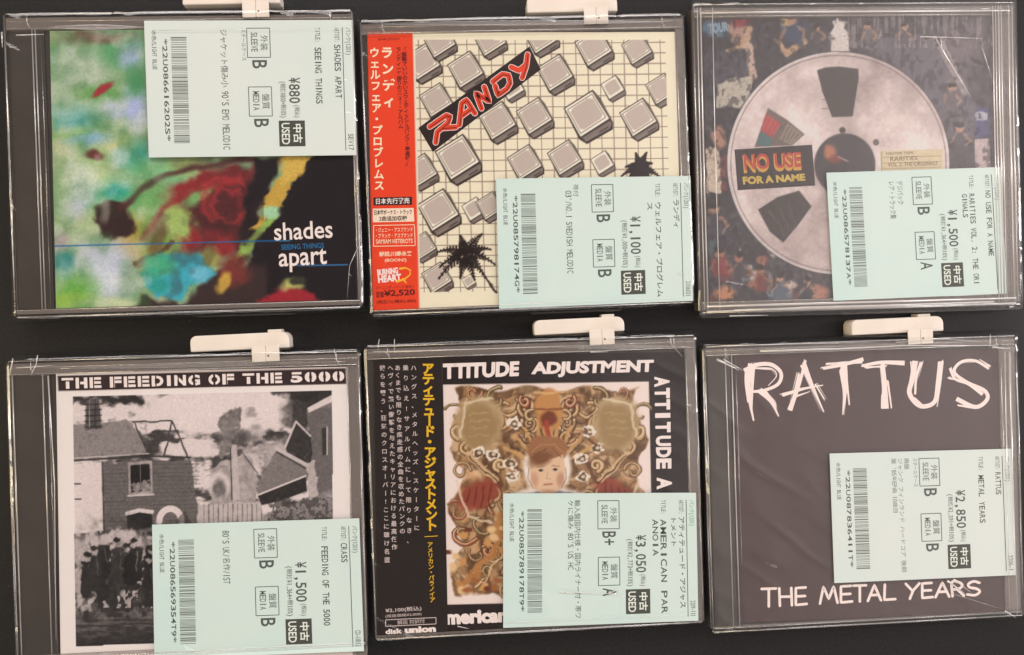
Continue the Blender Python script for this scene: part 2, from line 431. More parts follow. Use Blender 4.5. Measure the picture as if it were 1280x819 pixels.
def printed_sheet(name, fr, q, z, thick, paint, parent, step=0.36, label=None):
    """a paper sheet whose corners are given as photo pixels (TL, TR, BR, BL); paint(U, V) -> sRGB"""
    P = [fr.loc(x, y, z) for x, y in q]
    nx = int(max(abs(P[1][0] - P[0][0]), abs(P[2][0] - P[3][0])) / step); ny = int(max(abs(P[0][1] - P[3][1]), abs(P[1][1] - P[2][1])) / step)
    u, v = np.meshgrid(np.linspace(0, 1, nx + 1), np.linspace(0, 1, ny + 1)); u, v = u.ravel(), v.ravel()
    X = (P[3][0] * (1 - u) + P[2][0] * u) * (1 - v) + (P[0][0] * (1 - u) + P[1][0] * u) * v
    Y = (P[3][1] * (1 - u) + P[2][1] * u) * (1 - v) + (P[0][1] * (1 - u) + P[1][1] * u) * v
    U, V = proj_arr(*fr.world(X, Y), z)
    col = paint(U, V)
    alb = np.clip(lin(col) / GAIN, 0.004, 0.9)
    n = len(X)
    co = np.stack([X, Y, np.full(n, float(z))], 1)
    i, j = np.meshgrid(np.arange(nx), np.arange(ny)); a = (j * (nx + 1) + i).ravel()
    faces = np.stack([a, a + 1, a + nx + 2, a + nx + 1], 1)
    # paper edge: a skirt down to the sheet's underside
    rim = np.concatenate([np.arange(nx + 1), (np.arange(1, ny + 1)) * (nx + 1) + nx, ny * (nx + 1) + np.arange(nx - 1, -1, -1), np.arange(ny - 1, 0, -1) * (nx + 1)])
    low = co[rim].copy(); low[:, 2] -= thick
    k = np.arange(len(rim)); k2 = (k + 1) % len(rim)
    sk = np.stack([rim[k], n + k, n + k2, rim[k2]], 1)
    co = np.concatenate([co, low]); alb = np.concatenate([alb, alb[rim]]); F = np.concatenate([faces, sk])
    me = bpy.data.meshes.new(name)
    me.vertices.add(len(co)); me.vertices.foreach_set('co', (co * MM).ravel())
    me.loops.add(len(F) * 4); me.loops.foreach_set('vertex_index', F.ravel().astype(np.int32))
    me.polygons.add(len(F)); me.polygons.foreach_set('loop_start', (np.arange(len(F)) * 4).astype(np.int32))
    me.update(calc_edges=True)
    at = me.attributes.new('print', 'FLOAT_COLOR', 'POINT')
    at.data.foreach_set('color', np.concatenate([alb, np.ones((len(alb), 1))], 1).astype(np.float32).ravel())
    me.materials.append(M_PRINT)
    o = bpy.data.objects.new(name, me); C.objects.link(o); o.parent = parent
    if label: o['label'] = label
    return o

# ================================================================== the pictures on the covers
def paint_blots(U, V):
    """out-of-focus flower-like colour blots"""
    a = Art(U, V, (132, 164, 120)); e = a.ell
    a.mix(fbm(U / 30, V / 30, 4, 4) * 0.9 - 0.2, (185, 205, 150)); a.mix(fbm(U / 22, V / 22, 9, 3) * 1.4 - 0.75, (98, 160, 140))
    E_ = [(98, 90, 36, 30, (200, 205, 190)), (150, 62, 26, 24, (95, 165, 110)), (165, 66, 14, 16, (170, 185, 220)), (120, 48, 40, 8, (120, 95, 80)),
          (130, 118, 34, 14, (110, 165, 95)), (95, 148, 26, 14, (70, 160, 155)), (142, 138, 14, 12, (195, 200, 225)), (170, 135, 16, 26, (175, 185, 225)),
          (172, 100, 14, 18, (80, 150, 100)), (92, 172, 22, 10, (110, 175, 90)), (78, 200, 16, 26, (205, 205, 165)), (112, 176, 24, 8, (135, 180, 205)),
          (145, 182, 22, 12, (200, 205, 150)), (150, 196, 12, 12, (225, 225, 225)), (174, 198, 24, 18, (70, 165, 150)), (112, 200, 22, 12, (150, 185, 120)),
          (96, 250, 22, 56, (205, 215, 190)), (118, 232, 36, 22, (205, 220, 165)), (104, 262, 18, 34, (200, 200, 230)), (160, 238, 20, 10, (225, 225, 235)),
          (140, 250, 28, 22, (80, 165, 125)), (150, 240, 16, 10, (40, 165, 150)), (138, 290, 50, 30, (165, 190, 110)), (185, 250, 28, 20, (120, 180, 110)),
          (200, 214, 34, 14, (125, 195, 130)), (236, 206, 20, 12, (175, 200, 120)), (170, 300, 22, 24, (205, 150, 60)), (215, 275, 36, 28, (140, 185, 110)),
          (230, 262, 22, 22, (190, 205, 130)), (196, 300, 26, 20, (130, 160, 70)), (128, 335, 38, 40, (198, 198, 222)), (128, 348, 24, 22, (210, 215, 225)),
          (96, 362, 24, 22, (110, 175, 80)), (80, 330, 12, 14, (40, 130, 125)), (76, 300, 10, 12, (190, 170, 175)), (84, 374, 30, 10, (150, 190, 80)),
          (170, 380, 60, 7, (205, 215, 170))]
    for k, (x, y, rx, ry, c) in enumerate(E_): e(x, y, rx, ry, c, soft=0.75, warp=6, wscale=20, seed=k)
    e(142, 277, 24, 22, (58, 38, 38), soft=0.2, warp=10, wscale=15, seed=70); e(138, 264, 16, 12, (60, 45, 40), soft=0.3, warp=6, seed=71)
    e(118, 194, 12, 6, (110, 50, 50), soft=0.5, warp=4); e(128, 112, 16, 5, (165, 55, 60), rot=-35, soft=0.4, warp=3)
    e(284, 264, 56, 46, (88, 42, 44), soft=0.3, warp=14, wscale=20, seed=20)
    for i, (x, y, rx, ry) in enumerate([(246, 232, 38, 12), (292, 222, 36, 12), (268, 306, 30, 16), (312, 246, 12, 18), (238, 300, 14, 20)]):
        e(x, y, rx, ry, [(150, 45, 50), (120, 45, 48)][i % 2], rot=-20 + 14 * i, soft=0.5, warp=9, seed=30 + i)
    e(224, 280, 18, 22, (165, 190, 105), soft=0.4, warp=10, seed=41); e(250, 244, 20, 8, (125, 175, 105), rot=-30, soft=0.5, warp=5, seed=42)
    a.line([(152, 262), (176, 238), (206, 218), (250, 208), (318, 200)], 8, (85, 42, 45), 3.5, 0.85, 5, 30, 6)
    a.line([(180, 298), (205, 262), (240, 238), (300, 226)], 7, (150, 50, 52), 4, 0.8, 5, 30, 7)
    for t0, r in ((0.4, 26), (2.2, 16), (3.6, 34)):
        a.line([(282 + r * math.cos(t0 + t), 254 + r * 0.9 * math.sin(t0 + t)) for t in np.linspace(0, 3.4, 10)], 7, (185, 55, 60), 4.5, 0.7, 9, 12, 8)
    a.line([(170, 330), (200, 315), (216, 300)], 6, (100, 50, 40), 2, 0.8, 5); e(196, 300, 10, 26, (120, 60, 50), rot=20, soft=0.5, warp=6, amt=0.6)
    # black ground at the right
    a.poly([(318, 196), (352, 196), (330, 262), (318, 300), (312, 330), (290, 340), (300, 300), (308, 240)], (38, 30, 34), 5, 1, 8, 18, 51)
    a.poly([(392, 190), (470, 180), (470, 400), (288, 400), (296, 352), (316, 318), (336, 268)], (35, 27, 32), 3, 1, 10, 18, 52)
    a.poly([(160, 400), (178, 368), (230, 380), (262, 340), (330, 330), (340, 400)], (62, 46, 46), 5, 1, 8, 18, 53)
    a.poly([(354, 196), (394, 196), (372, 228), (350, 256), (336, 262), (330, 285), (316, 290), (322, 262), (336, 236), (350, 224)], (205, 165, 70), 2.5, 1, 9, 12, 54)
    a.poly([(320, 288), (345, 262), (350, 270), (330, 290), (306, 320), (290, 332), (294, 318)], (150, 185, 90), 3, 1, 6, 12, 55)
    a.poly([(350, 196), (384, 196), (372, 220), (352, 236)], (225, 190, 95), 3, 0.6, 8, 12, 56)
    e(338, 264, 12, 8, (170, 215, 170), soft=0.4, warp=6, seed=57); e(262, 322, 14, 14, (165, 165, 90), soft=0.4, warp=6, seed=58)
    e(290, 340, 20, 20, (125, 55, 50), soft=0.5, warp=8, seed=59); e(280, 352, 8, 14, (205, 165, 70), rot=20, soft=0.4, warp=5, seed=60)
    a.poly([(176, 340), (196, 320), (246, 318), (268, 340), (256, 352), (240, 356), (228, 378), (208, 374), (182, 362)], (62, 172, 190), 4, 1, 7, 14, 61)
    e(200, 332, 20, 14, (70, 175, 130), soft=0.6, warp=6, seed=62); e(250, 342, 14, 10, (110, 190, 215), soft=0.5, warp=4, seed=63); e(200, 358, 14, 10, (45, 160, 150), soft=0.6, warp=5, seed=64)
    a.poly([(320, 378), (340, 366), (362, 358), (372, 362), (392, 368), (400, 382), (320, 384)], (165, 40, 52), 4, 1, 6, 10, 65)
    e(364, 356, 13, 8, (190, 190, 110), soft=0.5, warp=6, seed=66); e(372, 352, 9, 5, (60, 60, 50), soft=0.4, warp=3, seed=67)
    g_ = a.C.mean(1, keepdims=True); a.C = g_ + (a.C - g_) * .95; lf = (1 - sstep(170, 230, U)); a.mix(sstep(.45, .75, fbm(U / 26, V / 30, 92, 2)) * lf * .4, (70, 125, 70)); a.mix(sstep(.5, .8, fbm(U / 22, V / 22, 93, 2)) * lf * .42, (224, 226, 214)); a.mix(sstep(.5, .75, fbm(U / 20, V / 20, 94, 2)) * (1 - lf) * (U < 330) * .35, (60, 40, 42)); a.C = a.C * (0.92 + 0.16 * fbm(U / 2, V / 2, 90, 2)[:, None])
    a.line([(60, 308), (345, 301)], 1.4, (25, 105, 165)); a.line([(345, 301), (362, 301)], 1.4, (60, 130, 190)); a.line([(372, 332), (434, 331)], 1.4, (60, 130, 190))
    return a.C

def paint_boxes(U, V):
    """cream paper, fine grid, plain tilted grey boxes and dark leaf sprays"""
    a = Art(U, V, (250, 231, 205)); a.mix(fbm(U / 60, V / 60, 3, 2) * 0.5 - 0.15, (243, 222, 200))
    inn = (U > 519 + (V - 50) * 0.02) & (U < 832 + (V - 50) * 0.024) & (V > 50) & (V < 366 + (524 - U) * 0.02)
    gx = np.abs(((U - (V - 200) * 0.024 - 519) % 15.1) - 7.5); gy = np.abs(((V + (U - 520) * 0.012 - 50) % 13.2) - 6.6)
    g = np.maximum(1 - sstep(0.2, 1.0, gx), 1 - sstep(0.2, 1.0, gy)) * inn
    a.mix(g * 0.72, (98, 82, 76))
    keep = a.C.copy()
    R_ = random.Random(5)
    pos = [(528, 78, 26), (549, 52, 24), (612, 50, 24), (676, 46, 25), (742, 60, 27), (796, 62, 22), (582, 88, 26), (545, 126, 24), (694, 92, 26), (766, 110, 17),
           (826, 112, 22), (622, 152, 27), (668, 146, 26), (734, 144, 33), (798, 148, 27), (572, 198, 32), (656, 204, 25), (706, 198, 25), (753, 204, 17),
           (526, 214, 24), (548, 264, 30), (592, 262, 17), (636, 250, 25), (528, 308, 20), (546, 348, 22), (612, 258, 20), (586, 352, 10), (640, 110, 18)]
    for (x, y, s) in pos:
        def T(p, q): p, q = p * 1.07, q * 1.07; c, n = math.cos(-0.50), math.sin(-0.50); return (x + s * (p * c - q * n), y + s * (p * n + q * c))
        pl = s > 18
        a.poly([T(-.62, -.62), T(.60, -.70), T(.70, -.30), T(.68, .66), T(.56, .88), T(-.50, .90), T(-.66, .62)], (58, 46, 44), 0.6)
        a.poly([T(-.55, .62), T(.62, .56), T(.63, .66), T(.50, .80), T(-.46, .82)], (128, 115, 108), 0.6)
        a.poly([T(-.58, -.58), T(.55, -.65), T(.62, .48), T(-.57, .56)], (254, 242, 222), 0.6)
        if pl:
            a.line([T(-.52, -.50), T(.50, -.57), T(.54, .38), T(-.51, .46), T(-.52, -.50)], 1.0, (110, 95, 88), 0.5)
        a.poly([T(-.47, -.38), T(-.30, -.47), T(.30, -.51), T(.46, -.42), T(.49, .24), T(.36, .34), T(-.34, .40), T(-.46, .30)], (196, 180, 170), 1.2)
        if pl:
            a.line([T(.10, .74), T(.44, .72)], 1.2, (55, 45, 42)); a.line([T(.62, -.55), T(.68, .50)], 1.6, (120, 106, 98)); a.line([T(-.5, .76), T(0, .74)], 1, (150, 136, 126))
    out = ~inn
    a.C[out] = keep[out]
    def spray(cx, cy, r, seed):
        rr = random.Random(seed); D = (35, 26, 25)
        for k in range(10):
            an = k * 2 * math.pi / 10 + rr.uniform(-.2, .2); L = r * rr.uniform(.8, 1.2)
            droop = 0.45 * L * abs(math.cos(an))
            f = lambda t: (cx + L * t * math.cos(an), cy + L * t * math.sin(an) * 0.85 + droop * t * t)
            a.line([f(t) for t in np.linspace(0, 1, 6)], 1.8, D, .6)
            for t in np.linspace(.2, .96, 8):
                x, y = f(t); h = (1.1 - t) * r * .2
                for sgn in (-1, 1): a.line([(x, y), (x + h * math.cos(an + sgn * 1.0) , y + h * math.sin(an + sgn * 1.0) + .35 * h)], 2.6 if t < .6 else 1.8, D, .7)
        a.ell(cx, cy, r * .22, r * .2, D, soft=.3, warp=4, wscale=5)
    spray(582, 315, 36, 11); a.line([(590, 325), (606, 345), (620, 366)], 3, (60, 48, 44), 0.6, 1, 2, 6)
    spray(800, 208, 24, 23)
    return a.C

def paint_disc(U, V):
    """a grey perforated disc over a dim collage of snapshots"""
    a = Art(U, V, (62, 58, 64)); a.mix(fbm(U / 18, V / 18, 31, 4) * 1.3 - 0.55, (92, 88, 96)); a.mix(fbm(U / 9, V / 9, 77, 3) * 1.6 - 1.0, (34, 30, 36))
    e, p = a.ell, a.poly
    e(895, 35, 20, 12, (95, 125, 150), soft=.3, warp=5); e(924, 40, 14, 18, (190, 150, 135), soft=.3, warp=4, seed=3); e(925, 28, 14, 6, (150, 60, 70), soft=.4, warp=3)
    a.line([(936, 38), (930, 58), (910, 68)], 10, (205, 170, 140), 2, 1, 3); p([(884, 66), (930, 62), (936, 100), (890, 118)], (78, 74, 86), 2, 1, 4)
    p([(896, 104), (944, 92), (936, 120), (926, 134), (896, 136)], (205, 195, 180), 1.5, 1, 4); a.line([(936, 60), (942, 94)], 10, (215, 185, 170), 2, 1, 3)
    a.line([(972, 52), (984, 66), (1006, 52)], 8, (205, 165, 130), 2, 1, 4); e(992, 30, 16, 16, (70, 80, 110), soft=.4, warp=5, seed=8); e(984, 28, 8, 7, (200, 170, 110), soft=.5, warp=3)
    e(1049, 44, 11, 18, (232, 222, 218), soft=.2, warp=7, wscale=7); a.line([(1043, 48), (1047, 58)], 2, (110, 96, 98), 1, .8, 3); e(1094, 42, 8, 10, (170, 150, 150), soft=.5, warp=5)
    p([(1060, 50), (1168, 44), (1216, 120), (1230, 170), (1180, 175), (1130, 90)], (104, 98, 110), 4, 1, 5)
    a.mix((fbm(U / 2.2, V / 30, 12, 2) > 0.62) * (V < 60) * 0.5 * (U > 1060), (190, 170, 168)); e(1200, 55, 34, 22, (150, 132, 138), soft=.6, warp=10, amt=.6)
    e(1200, 90, 16, 26, (128, 114, 124), soft=.5, warp=8, amt=.7)
    p([(1164, 44), (1178, 46), (1212, 118), (1204, 122)], (190, 176, 176), 1.5, .8, 2)  # pale diagonal is a glint of the film, painted into the cover
    p([(1218, 135), (1236, 135), (1237, 172), (1219, 173)], (72, 76, 128), 1); p([(1218, 174), (1237, 173), (1238, 210), (1219, 211)], (216, 192, 194), 1)
    p([(1219, 140), (1235, 140), (1234, 150), (1221, 151)], (225, 222, 228), 1, .8, 4, 4)
    # left column: a standing shape in white, then a dark group
    e(899, 172, 10, 14, (190, 140, 120), soft=.3, warp=3); p([(880, 186), (896, 184), (904, 210), (902, 240), (884, 244)], (226, 205, 186), 1.5, 1, 4)
    p([(902, 196), (910, 192), (908, 236), (902, 240)], (120, 60, 60), 1.5, 1, 3); p([(884, 244), (916, 238), (922, 285), (884, 285)], (58, 56, 64), 2, 1, 4)
    R_ = random.Random(9)
    for k in range(34):
        x, y = R_.uniform(884, 1035), R_.uniform(300, 376)
        if math.hypot(x - 1052, y - 190) < 142: continue
        c = R_.choice([(165, 110, 90), (110, 60, 60), (150, 150, 160), (70, 65, 80), (90, 70, 75), (185, 170, 165), (60, 90, 95)])
        e(x, y, R_.uniform(4, 11), R_.uniform(4, 12), c, rot=R_.uniform(0, 90), soft=.3, warp=4, seed=k)
    e(905, 366, 13, 9, (205, 140, 100), soft=.4, warp=5); e(937, 342, 11, 11, (200, 190, 190), soft=.2, warp=3); e(936, 342, 5, 6, (110, 90, 90), soft=.4, warp=3); p([(956, 362), (990, 352), (992, 374), (958, 374)], (110, 128, 142), 2, 1, 4)
    a.line([(925, 312), (930, 355)], 1.6, (190, 180, 180)); a.line([(908, 352), (930, 356)], 1.6, (190, 180, 180)); e(985, 356, 10, 5, (225, 205, 195), soft=.3, warp=3)
    e(1026, 366, 12, 9, (190, 130, 110), soft=.4, warp=4)
    fine = fbm(U / 5, V / 5, 120, 4); a.mix(sstep(.60, .72, fine) * .35, (140, 128, 128)); a.mix(sstep(.54, .64, fbm(U / 6, V / 9, 121, 4)) * .5, (38, 34, 40))
    R_ = random.Random(21)
    def body(x, y, h, skin, cloth, lean=0):         # a blurred bystander of a snapshot
        e(x, y, h * .15, h * .19, skin, soft=.5, warp=4, wscale=5, seed=int(x)); e(x - h * .02, y - h * .12, h * .17, h * .11, (44, 36, 36), soft=.35, warp=2, wscale=5)
        p([(x - h * .2, y + h * .2), (x + h * .22, y + h * .18), (x + h * (.3 + lean), y + h * .8), (x - h * (.26 - lean), y + h * .82)], cloth, 3, .9, 6, 6, int(x))
        a.line([(x + h * .2, y + h * .28), (x + h * .42, y + h * .5), (x + h * .3, y + h * .66)], h * .10, skin, 2, .75, 4, 7); a.line([(x - h * .18, y + h * .28), (x - h * .34, y + h * .55)], h * .10, skin, 2, .6, 4, 7)
    for (x, y, h, c) in [(893, 262, 40, (74, 70, 84)), (900, 316, 36, (150, 60, 60)), (925, 322, 34, (66, 62, 72)), (950, 338, 34, (128, 58, 54)), (976, 348, 30, (88, 100, 116)), (1010, 352, 28, (60, 56, 66)), (1085, 32, 26, (120, 110, 114)),
                         (1130, 34, 24, (92, 84, 90)), (990, 24, 38, (62, 74, 104)), (1022, 34, 24, (80, 76, 80)), (1190, 110, 30, (110, 98, 108)), (1200, 160, 30, (92, 84, 96))]:
        body(x, y, h, R_.choice([(196, 146, 118), (176, 122, 96), (206, 160, 130)]), c, R_.uniform(-.1, .1))
    e(1049, 40, 8, 11, (232, 222, 218), soft=.2, warp=3, wscale=6); p([(1040, 48), (1060, 48), (1062, 66), (1040, 66)], (228, 216, 212), 1.5, 1, 3); a.mix((fbm(U / 1.6, V / 1.6, 133, 2) - .45) * .3, (20, 18, 20))
    # disc
    rr = np.hypot((U - 1048) / 1.0, (V - 204) / 1.0); cx, cy = 1048, 204
    al = 1 - sstep(138.3, 139.7, rr)
    th = np.arctan2(V - cy, U - cx)
    base = np.array((224, 205, 202.)); shade = (fbm(U / 30, V / 30, 61, 5) - .5) * 90 + (fbm(U / 6, V / 6, 62, 4) - .5) * 26 + 18 * np.cos(2 * th - 0.8) + 8 * (fbm(rr / 2.5, th * 2, 5, 2) - .5)
    col = base + shade[:, None]; a.C = a.C * (1 - al[:, None]) + col * al[:, None]
    a.mix((1 - sstep(0.3, 1.6, np.abs(rr - 138.2))) * (U < cx) * .9, (232, 222, 220)); a.mix((1 - sstep(0.3, 1.1, np.abs(rr - 134.5))) * .55, (96, 84, 88)); a.mix((1 - sstep(0.3, 1.3, np.abs(rr - 139.6))) * .6, (70, 62, 66))
    wp = [(1021, 88), (1032, 84), (1050, 83), (1073, 86), (1074, 98), (1066, 146), (1040, 147), (1028, 116)]
    p(wp, (64, 58, 54), 1); a.line(wp + wp[:1], 1.2, (215, 202, 200), .6, .6)
    wl = [(947, 262), (972, 246), (999, 238), (1015, 258), (996, 284), (979, 304), (962, 290)]
    p(wl, (66, 58, 56), 1); a.line(wl + wl[:1], 1.2, (215, 202, 200), .6, .6)
    for k in range(3): a.line([(960 + 12 * k, 262 - 5 * k), (974 + 10 * k, 280), (980 + 6 * k, 296 - 6 * k)], .9, (120, 108, 104), .5, .7, 3)
    for k in range(5): a.line([(1026, 92 + 11 * k), (1070, 90 + 11 * k)], .8, (86, 80, 76), .5, .6)
    wk = [(943, 184), (960, 135), (984, 150), (1006, 168), (990, 182)]
    p(wk, (120, 104, 100), 1); p([(950, 162), (958, 142), (976, 154), (966, 172)], (196, 72, 72), 1, .9, 2); p([(944, 182), (950, 164), (966, 174), (962, 183)], (74, 116, 122), 1, .9, 2)
    for k in range(4): a.line([(954 + 5 * k, 160 + 2 * k), (962 + 4 * k, 144 + 4 * k)], 1, (225, 130, 120), .5, .6)
    p([(974, 174), (984, 154), (1004, 168), (990, 182)], (150, 136, 122), 1)
    for k in range(4): a.line([(978 + 5 * k, 176 - 1 * k), (986 + 4 * k, 159 + 3 * k)], 1, (92, 80, 72), .5, .8)
    e(1056, 206, 38, 39, (60, 54, 60), soft=.03); a.mix((1 - sstep(.3, 1.2, np.abs(np.hypot((U - 1056) / 38, (V - 206) / 39) - 1) * 38)) * .6, (120, 106, 108)); e(1053, 163, 4, 4, (70, 60, 60), soft=.2)
    e(1038, 190, 7, 9, (190, 118, 84), soft=.5, warp=3); e(1046, 200, 8, 6, (150, 60, 44), soft=.5, warp=3); e(1046, 222, 14, 20, (42, 38, 44), soft=.4, warp=4); a.line([(1048, 196), (1060, 202)], 1.6, (170, 150, 150)); e(1095, 178, 4, 4, (110, 98, 100), soft=.2)
    p([(1100, 189), (1178, 186), (1179, 214), (1102, 216)], (232, 214, 178), .8)
    for k in range(3): a.line([(1104, 197 + 7 * k), (1176, 195 + 7 * k)], .8, (160, 140, 110), .5, .7)
    a.line([(1102, 190), (1102, 215)], 1, (120, 100, 80), .5, .7)
    a.C = a.C * (0.95 + 0.1 * fbm(U / 2.5, V / 2.5, 91, 2)[:, None])
    return a.C

def paint_town(U, V):
    """white bordered monochrome picture of run-down roofs under a cloudy sky"""
    a = Art(U, V, (246, 230, 226)); p, l = a.poly, a.line
    tone = lambda g: (g, g * .93, g * .92)
    n1, n2, n3 = fbm(U / 26, V / 14, 41, 5), fbm(U / 4, V / 4, 42, 3), fbm(U / 7, V / 10, 43, 4)
    inn = (U > 91 + (V - 490) * .012) & (U < 415 + (V - 490) * .008) & (V > 496 - (U - 91) * .024) & (V < 808 - (U - 91) * .03)
    keep = a.C.copy()
    a.C[:] = tone(70)
    a.mix(sstep(.40, .58, n1 + .18 * np.exp(-((U - 290) / 90) ** 2 - ((V - 512) / 32) ** 2) + .10 * (U < 160) * (V < 530)), tone(226))
    a.ell(255, 512, 62, 30, tone(230), soft=.5, warp=22, wscale=22, seed=3); a.ell(300, 548, 26, 12, tone(96), rot=-12, soft=.6, warp=10); a.ell(345, 500, 26, 34, tone(232), soft=.25, warp=10, wscale=18, seed=9)
    a.ell(382, 515, 26, 22, tone(66), soft=.4, warp=10); a.ell(350, 570, 34, 18, tone(190), soft=.5, warp=10)
    p([(91, 494), (180, 492), (176, 508), (120, 500), (91, 506)], tone(52), 3, 1, 8); p([(330, 486), (420, 482), (420, 500), (372, 505)], tone(52), 4, 1, 9)
    # left house
    p([(91, 532), (160, 526), (176, 545), (184, 568), (91, 575)], tone(150), 1.2, 1, 3); a.mix((n2 > .55) * (V > 526) * (V < 575) * (U < 184) * .35, tone(96))
    p([(108, 500), (124, 499), (127, 536), (106, 537)], tone(88), 1, 1, 2); 
    for k in range(5): l([(106, 506 + 7 * k), (127, 505 + 7 * k)], 1.6, tone(36), .6, .8)
    l([(112, 498), (112, 534)], 1, tone(200), .5, .6); l([(119, 498), (119, 534)], 1, tone(40), .5, .8)
    l([(91, 576), (186, 570), (238, 572)], 2.4, tone(60)); l([(91, 573), (186, 567)], 1.2, tone(205))
    for q in ([(165, 528), (214, 526), (226, 550)], [(168, 530), (182, 560)], [(180, 552), (230, 549)], [(214, 526), (206, 570)], [(226, 550), (238, 580)], [(190, 540), (222, 538)]): l(q, 2.0, tone(70), .6, 1, 2)
    p([(128, 578), (238, 574), (248, 640), (250, 660), (130, 664)], tone(116), 1, 1, 3)
    row = (np.abs(((V + U * .02) % 5.0) - 2.5) > 1.9) & (U > 128) & (U < 250) & (V > 576) & (V < 664); a.mix(row * .35, tone(70)); a.mix((n2 > .56) * (U > 128) * (U < 248) * (V > 576) * (V < 664) * .4, tone(62))
    p([(91, 580), (128, 578), (130, 664), (92, 668)], tone(224), 1, 1, 2); l([(128, 578), (130, 670)], 2, tone(60)); l([(93, 605), (100, 605)], 2, tone(90)); l([(93, 624), (101, 624)], 2, tone(90))
    p([(160, 578), (190, 576), (191, 619), (161, 621)], tone(168), .8); p([(163, 582), (187, 580), (188, 614), (164, 616)], tone(34), .8, 1, 1); p([(164, 604), (187, 602), (188, 614), (165, 615)], tone(170), 1, .8, 5, 5); l([(175, 581), (176, 614)], 1.2, tone(110)); l([(160, 620), (192, 618)], 2, tone(215))
    p([(159, 640), (190, 637), (191, 700), (160, 700)], tone(40), 1, 1, 2); l([(159, 642), (174, 638), (190, 640)], 5, tone(222))
    for an in (1,):
        l([(213 + 14 * math.cos(t), 652 + 16 * math.sin(t)) for t in np.linspace(math.pi, 2 * math.pi, 12)], 8, tone(228)); p([(218, 655), (232, 640), (240, 656)], tone(60), 1, .6, 3)
    # middle: vat, pole and fence
    p([(262, 590), (282, 575), (312, 570), (324, 600), (318, 630), (262, 632)], tone(172), 1, 1, 4); a.ell(275, 605, 13, 17, tone(218), soft=.25, warp=4); a.ell(275, 610, 8, 12, tone(120), soft=.4, warp=3); p([(289, 556), (296, 556), (300, 625), (291, 626)], tone(196), 1); l([(288, 560), (290, 625)], 1.4, tone(62)); l([(300, 562), (322, 592)], 1.5, tone(90))
    p([(280, 515), (300, 508), (300, 530), (288, 560), (276, 575), (272, 570), (280, 545), (274, 530)], tone(128), 1.5, 1, 5, 6)
    p([(246, 632), (330, 626), (332, 664), (246, 666)], tone(196), 1, 1, 3); a.mix((np.abs((U % 6) - 3) < .8) * (U > 250) * (U < 330) * (V > 630) * (V < 662) * .6, tone(100))
    # right gables
    p([(384, 512), (418, 496), (420, 640), (392, 640)], tone(120), 1, 1, 2); a.mix((n2 > .52) * (U > 386) * (V > 510) * (V < 650) * .4, tone(70)); p([(384, 510), (418, 492), (420, 500), (386, 516)], tone(224), 1); p([(402, 536), (408, 534), (408, 568), (403, 570)], tone(60), .8); l([(409, 534), (409, 568)], 1.4, tone(214))
    p([(356, 560), (370, 526), (388, 540), (390, 580), (362, 580)], tone(60), 1, 1, 2); l([(356, 560), (370, 527), (388, 545)], 2.4, tone(210))
    p([(320, 610), (346, 562), (390, 584), (384, 600), (324, 622)], tone(138), 1, 1, 2); a.mix((n2 > .54) * (U > 324) * (U < 386) * (V > 566) * (V < 618) * .4, tone(88)); l([(346, 561), (390, 585)], 4.5, tone(206)); l([(346, 565), (388, 589)], 1.6, tone(52))
    p([(322, 620), (382, 596), (384, 614), (328, 634)], tone(52), 1); l([(322, 619), (382, 595)], 2, tone(226)); p([(326, 632), (352, 626), (353, 640), (328, 642)], tone(228), 1); p([(384, 580), (394, 574), (398, 620), (386, 622)], tone(190), 1, 1, 4, 6)
    p([(330, 642), (420, 612), (420, 665), (330, 668)], tone(150), 2, 1, 5); a.mix((n2 > .50) * (U > 335) * (V > 622) * (V < 668) * .75, tone(62))
    # rubble in front
    p([(91, 672), (140, 664), (200, 660), (430, 655), (430, 830), (91, 830)], tone(112), 2, 1, 5); 
    lo = (V > 664)
    a.mix(sstep(.45, .62, n3) * lo * .8, tone(196)); a.ell(160, 720, 58, 56, tone(58), soft=.35, warp=26, wscale=14, seed=14); a.mix(sstep(.53, .62, fbm(U / 5, V / 12, 47, 4)) * lo * .8, tone(46))
    a.mix(sstep(.60, .68, fbm(U / 4.5, V / 8, 49, 3)) * lo * (V < 760) * .8, tone(205)); p([(93, 680), (112, 676), (110, 745), (94, 760)], tone(196), 3, .8, 8)
    a.ell(150, 676, 36, 12, tone(198), soft=.5, warp=14, wscale=7, seed=15); a.mix(sstep(756, 775, V - n1 * 8) * .92, tone(60)); a.mix(sstep(.5, .7, fbm(U / 16, V / 2.5, 50, 3)) * (V > 765) * .6, tone(120)); a.mix(sstep(785, 806, V) * .7, tone(40))
    R_ = random.Random(8)
    for k in range(16):
        x, y = R_.uniform(108, 205), R_.uniform(672, 702); h = R_.uniform(46, 62); g = R_.uniform(28, 60)
        p([(x - 6, y + 7), (x + 6, y + 7), (x + 9, y + h * .6), (x + 6, y + h), (x - 6, y + h), (x - 9, y + h * .6)], tone(g), 1.2, .9, 4, 7, k)
        a.ell(x, y + 2, 4, 5, tone(R_.uniform(130, 210)), soft=.3, warp=2, wscale=4, seed=k); a.ell(x, y - 2, 4.6, 3, tone(R_.choice([40, 190, 60])), soft=.3, warp=2, wscale=4, seed=k + 9)
        l([(x + 3, y + 12), (x + 5, y + h * .6)], 1.4, tone(R_.uniform(90, 150)), .6, .7, 3)
    grit = fbm(U / 1.4, V / 1.4, 58, 2); a.C = a.C * (0.93 + 0.14 * grit[:, None])
    dk = 1 - sstep(150, 215, a.C[:, 0]); a.C = a.C * (1 + (n2 - .5) * .5 * dk)[:, None]
    a.C = a.C * inn[:, None] + keep * (~inn)[:, None]
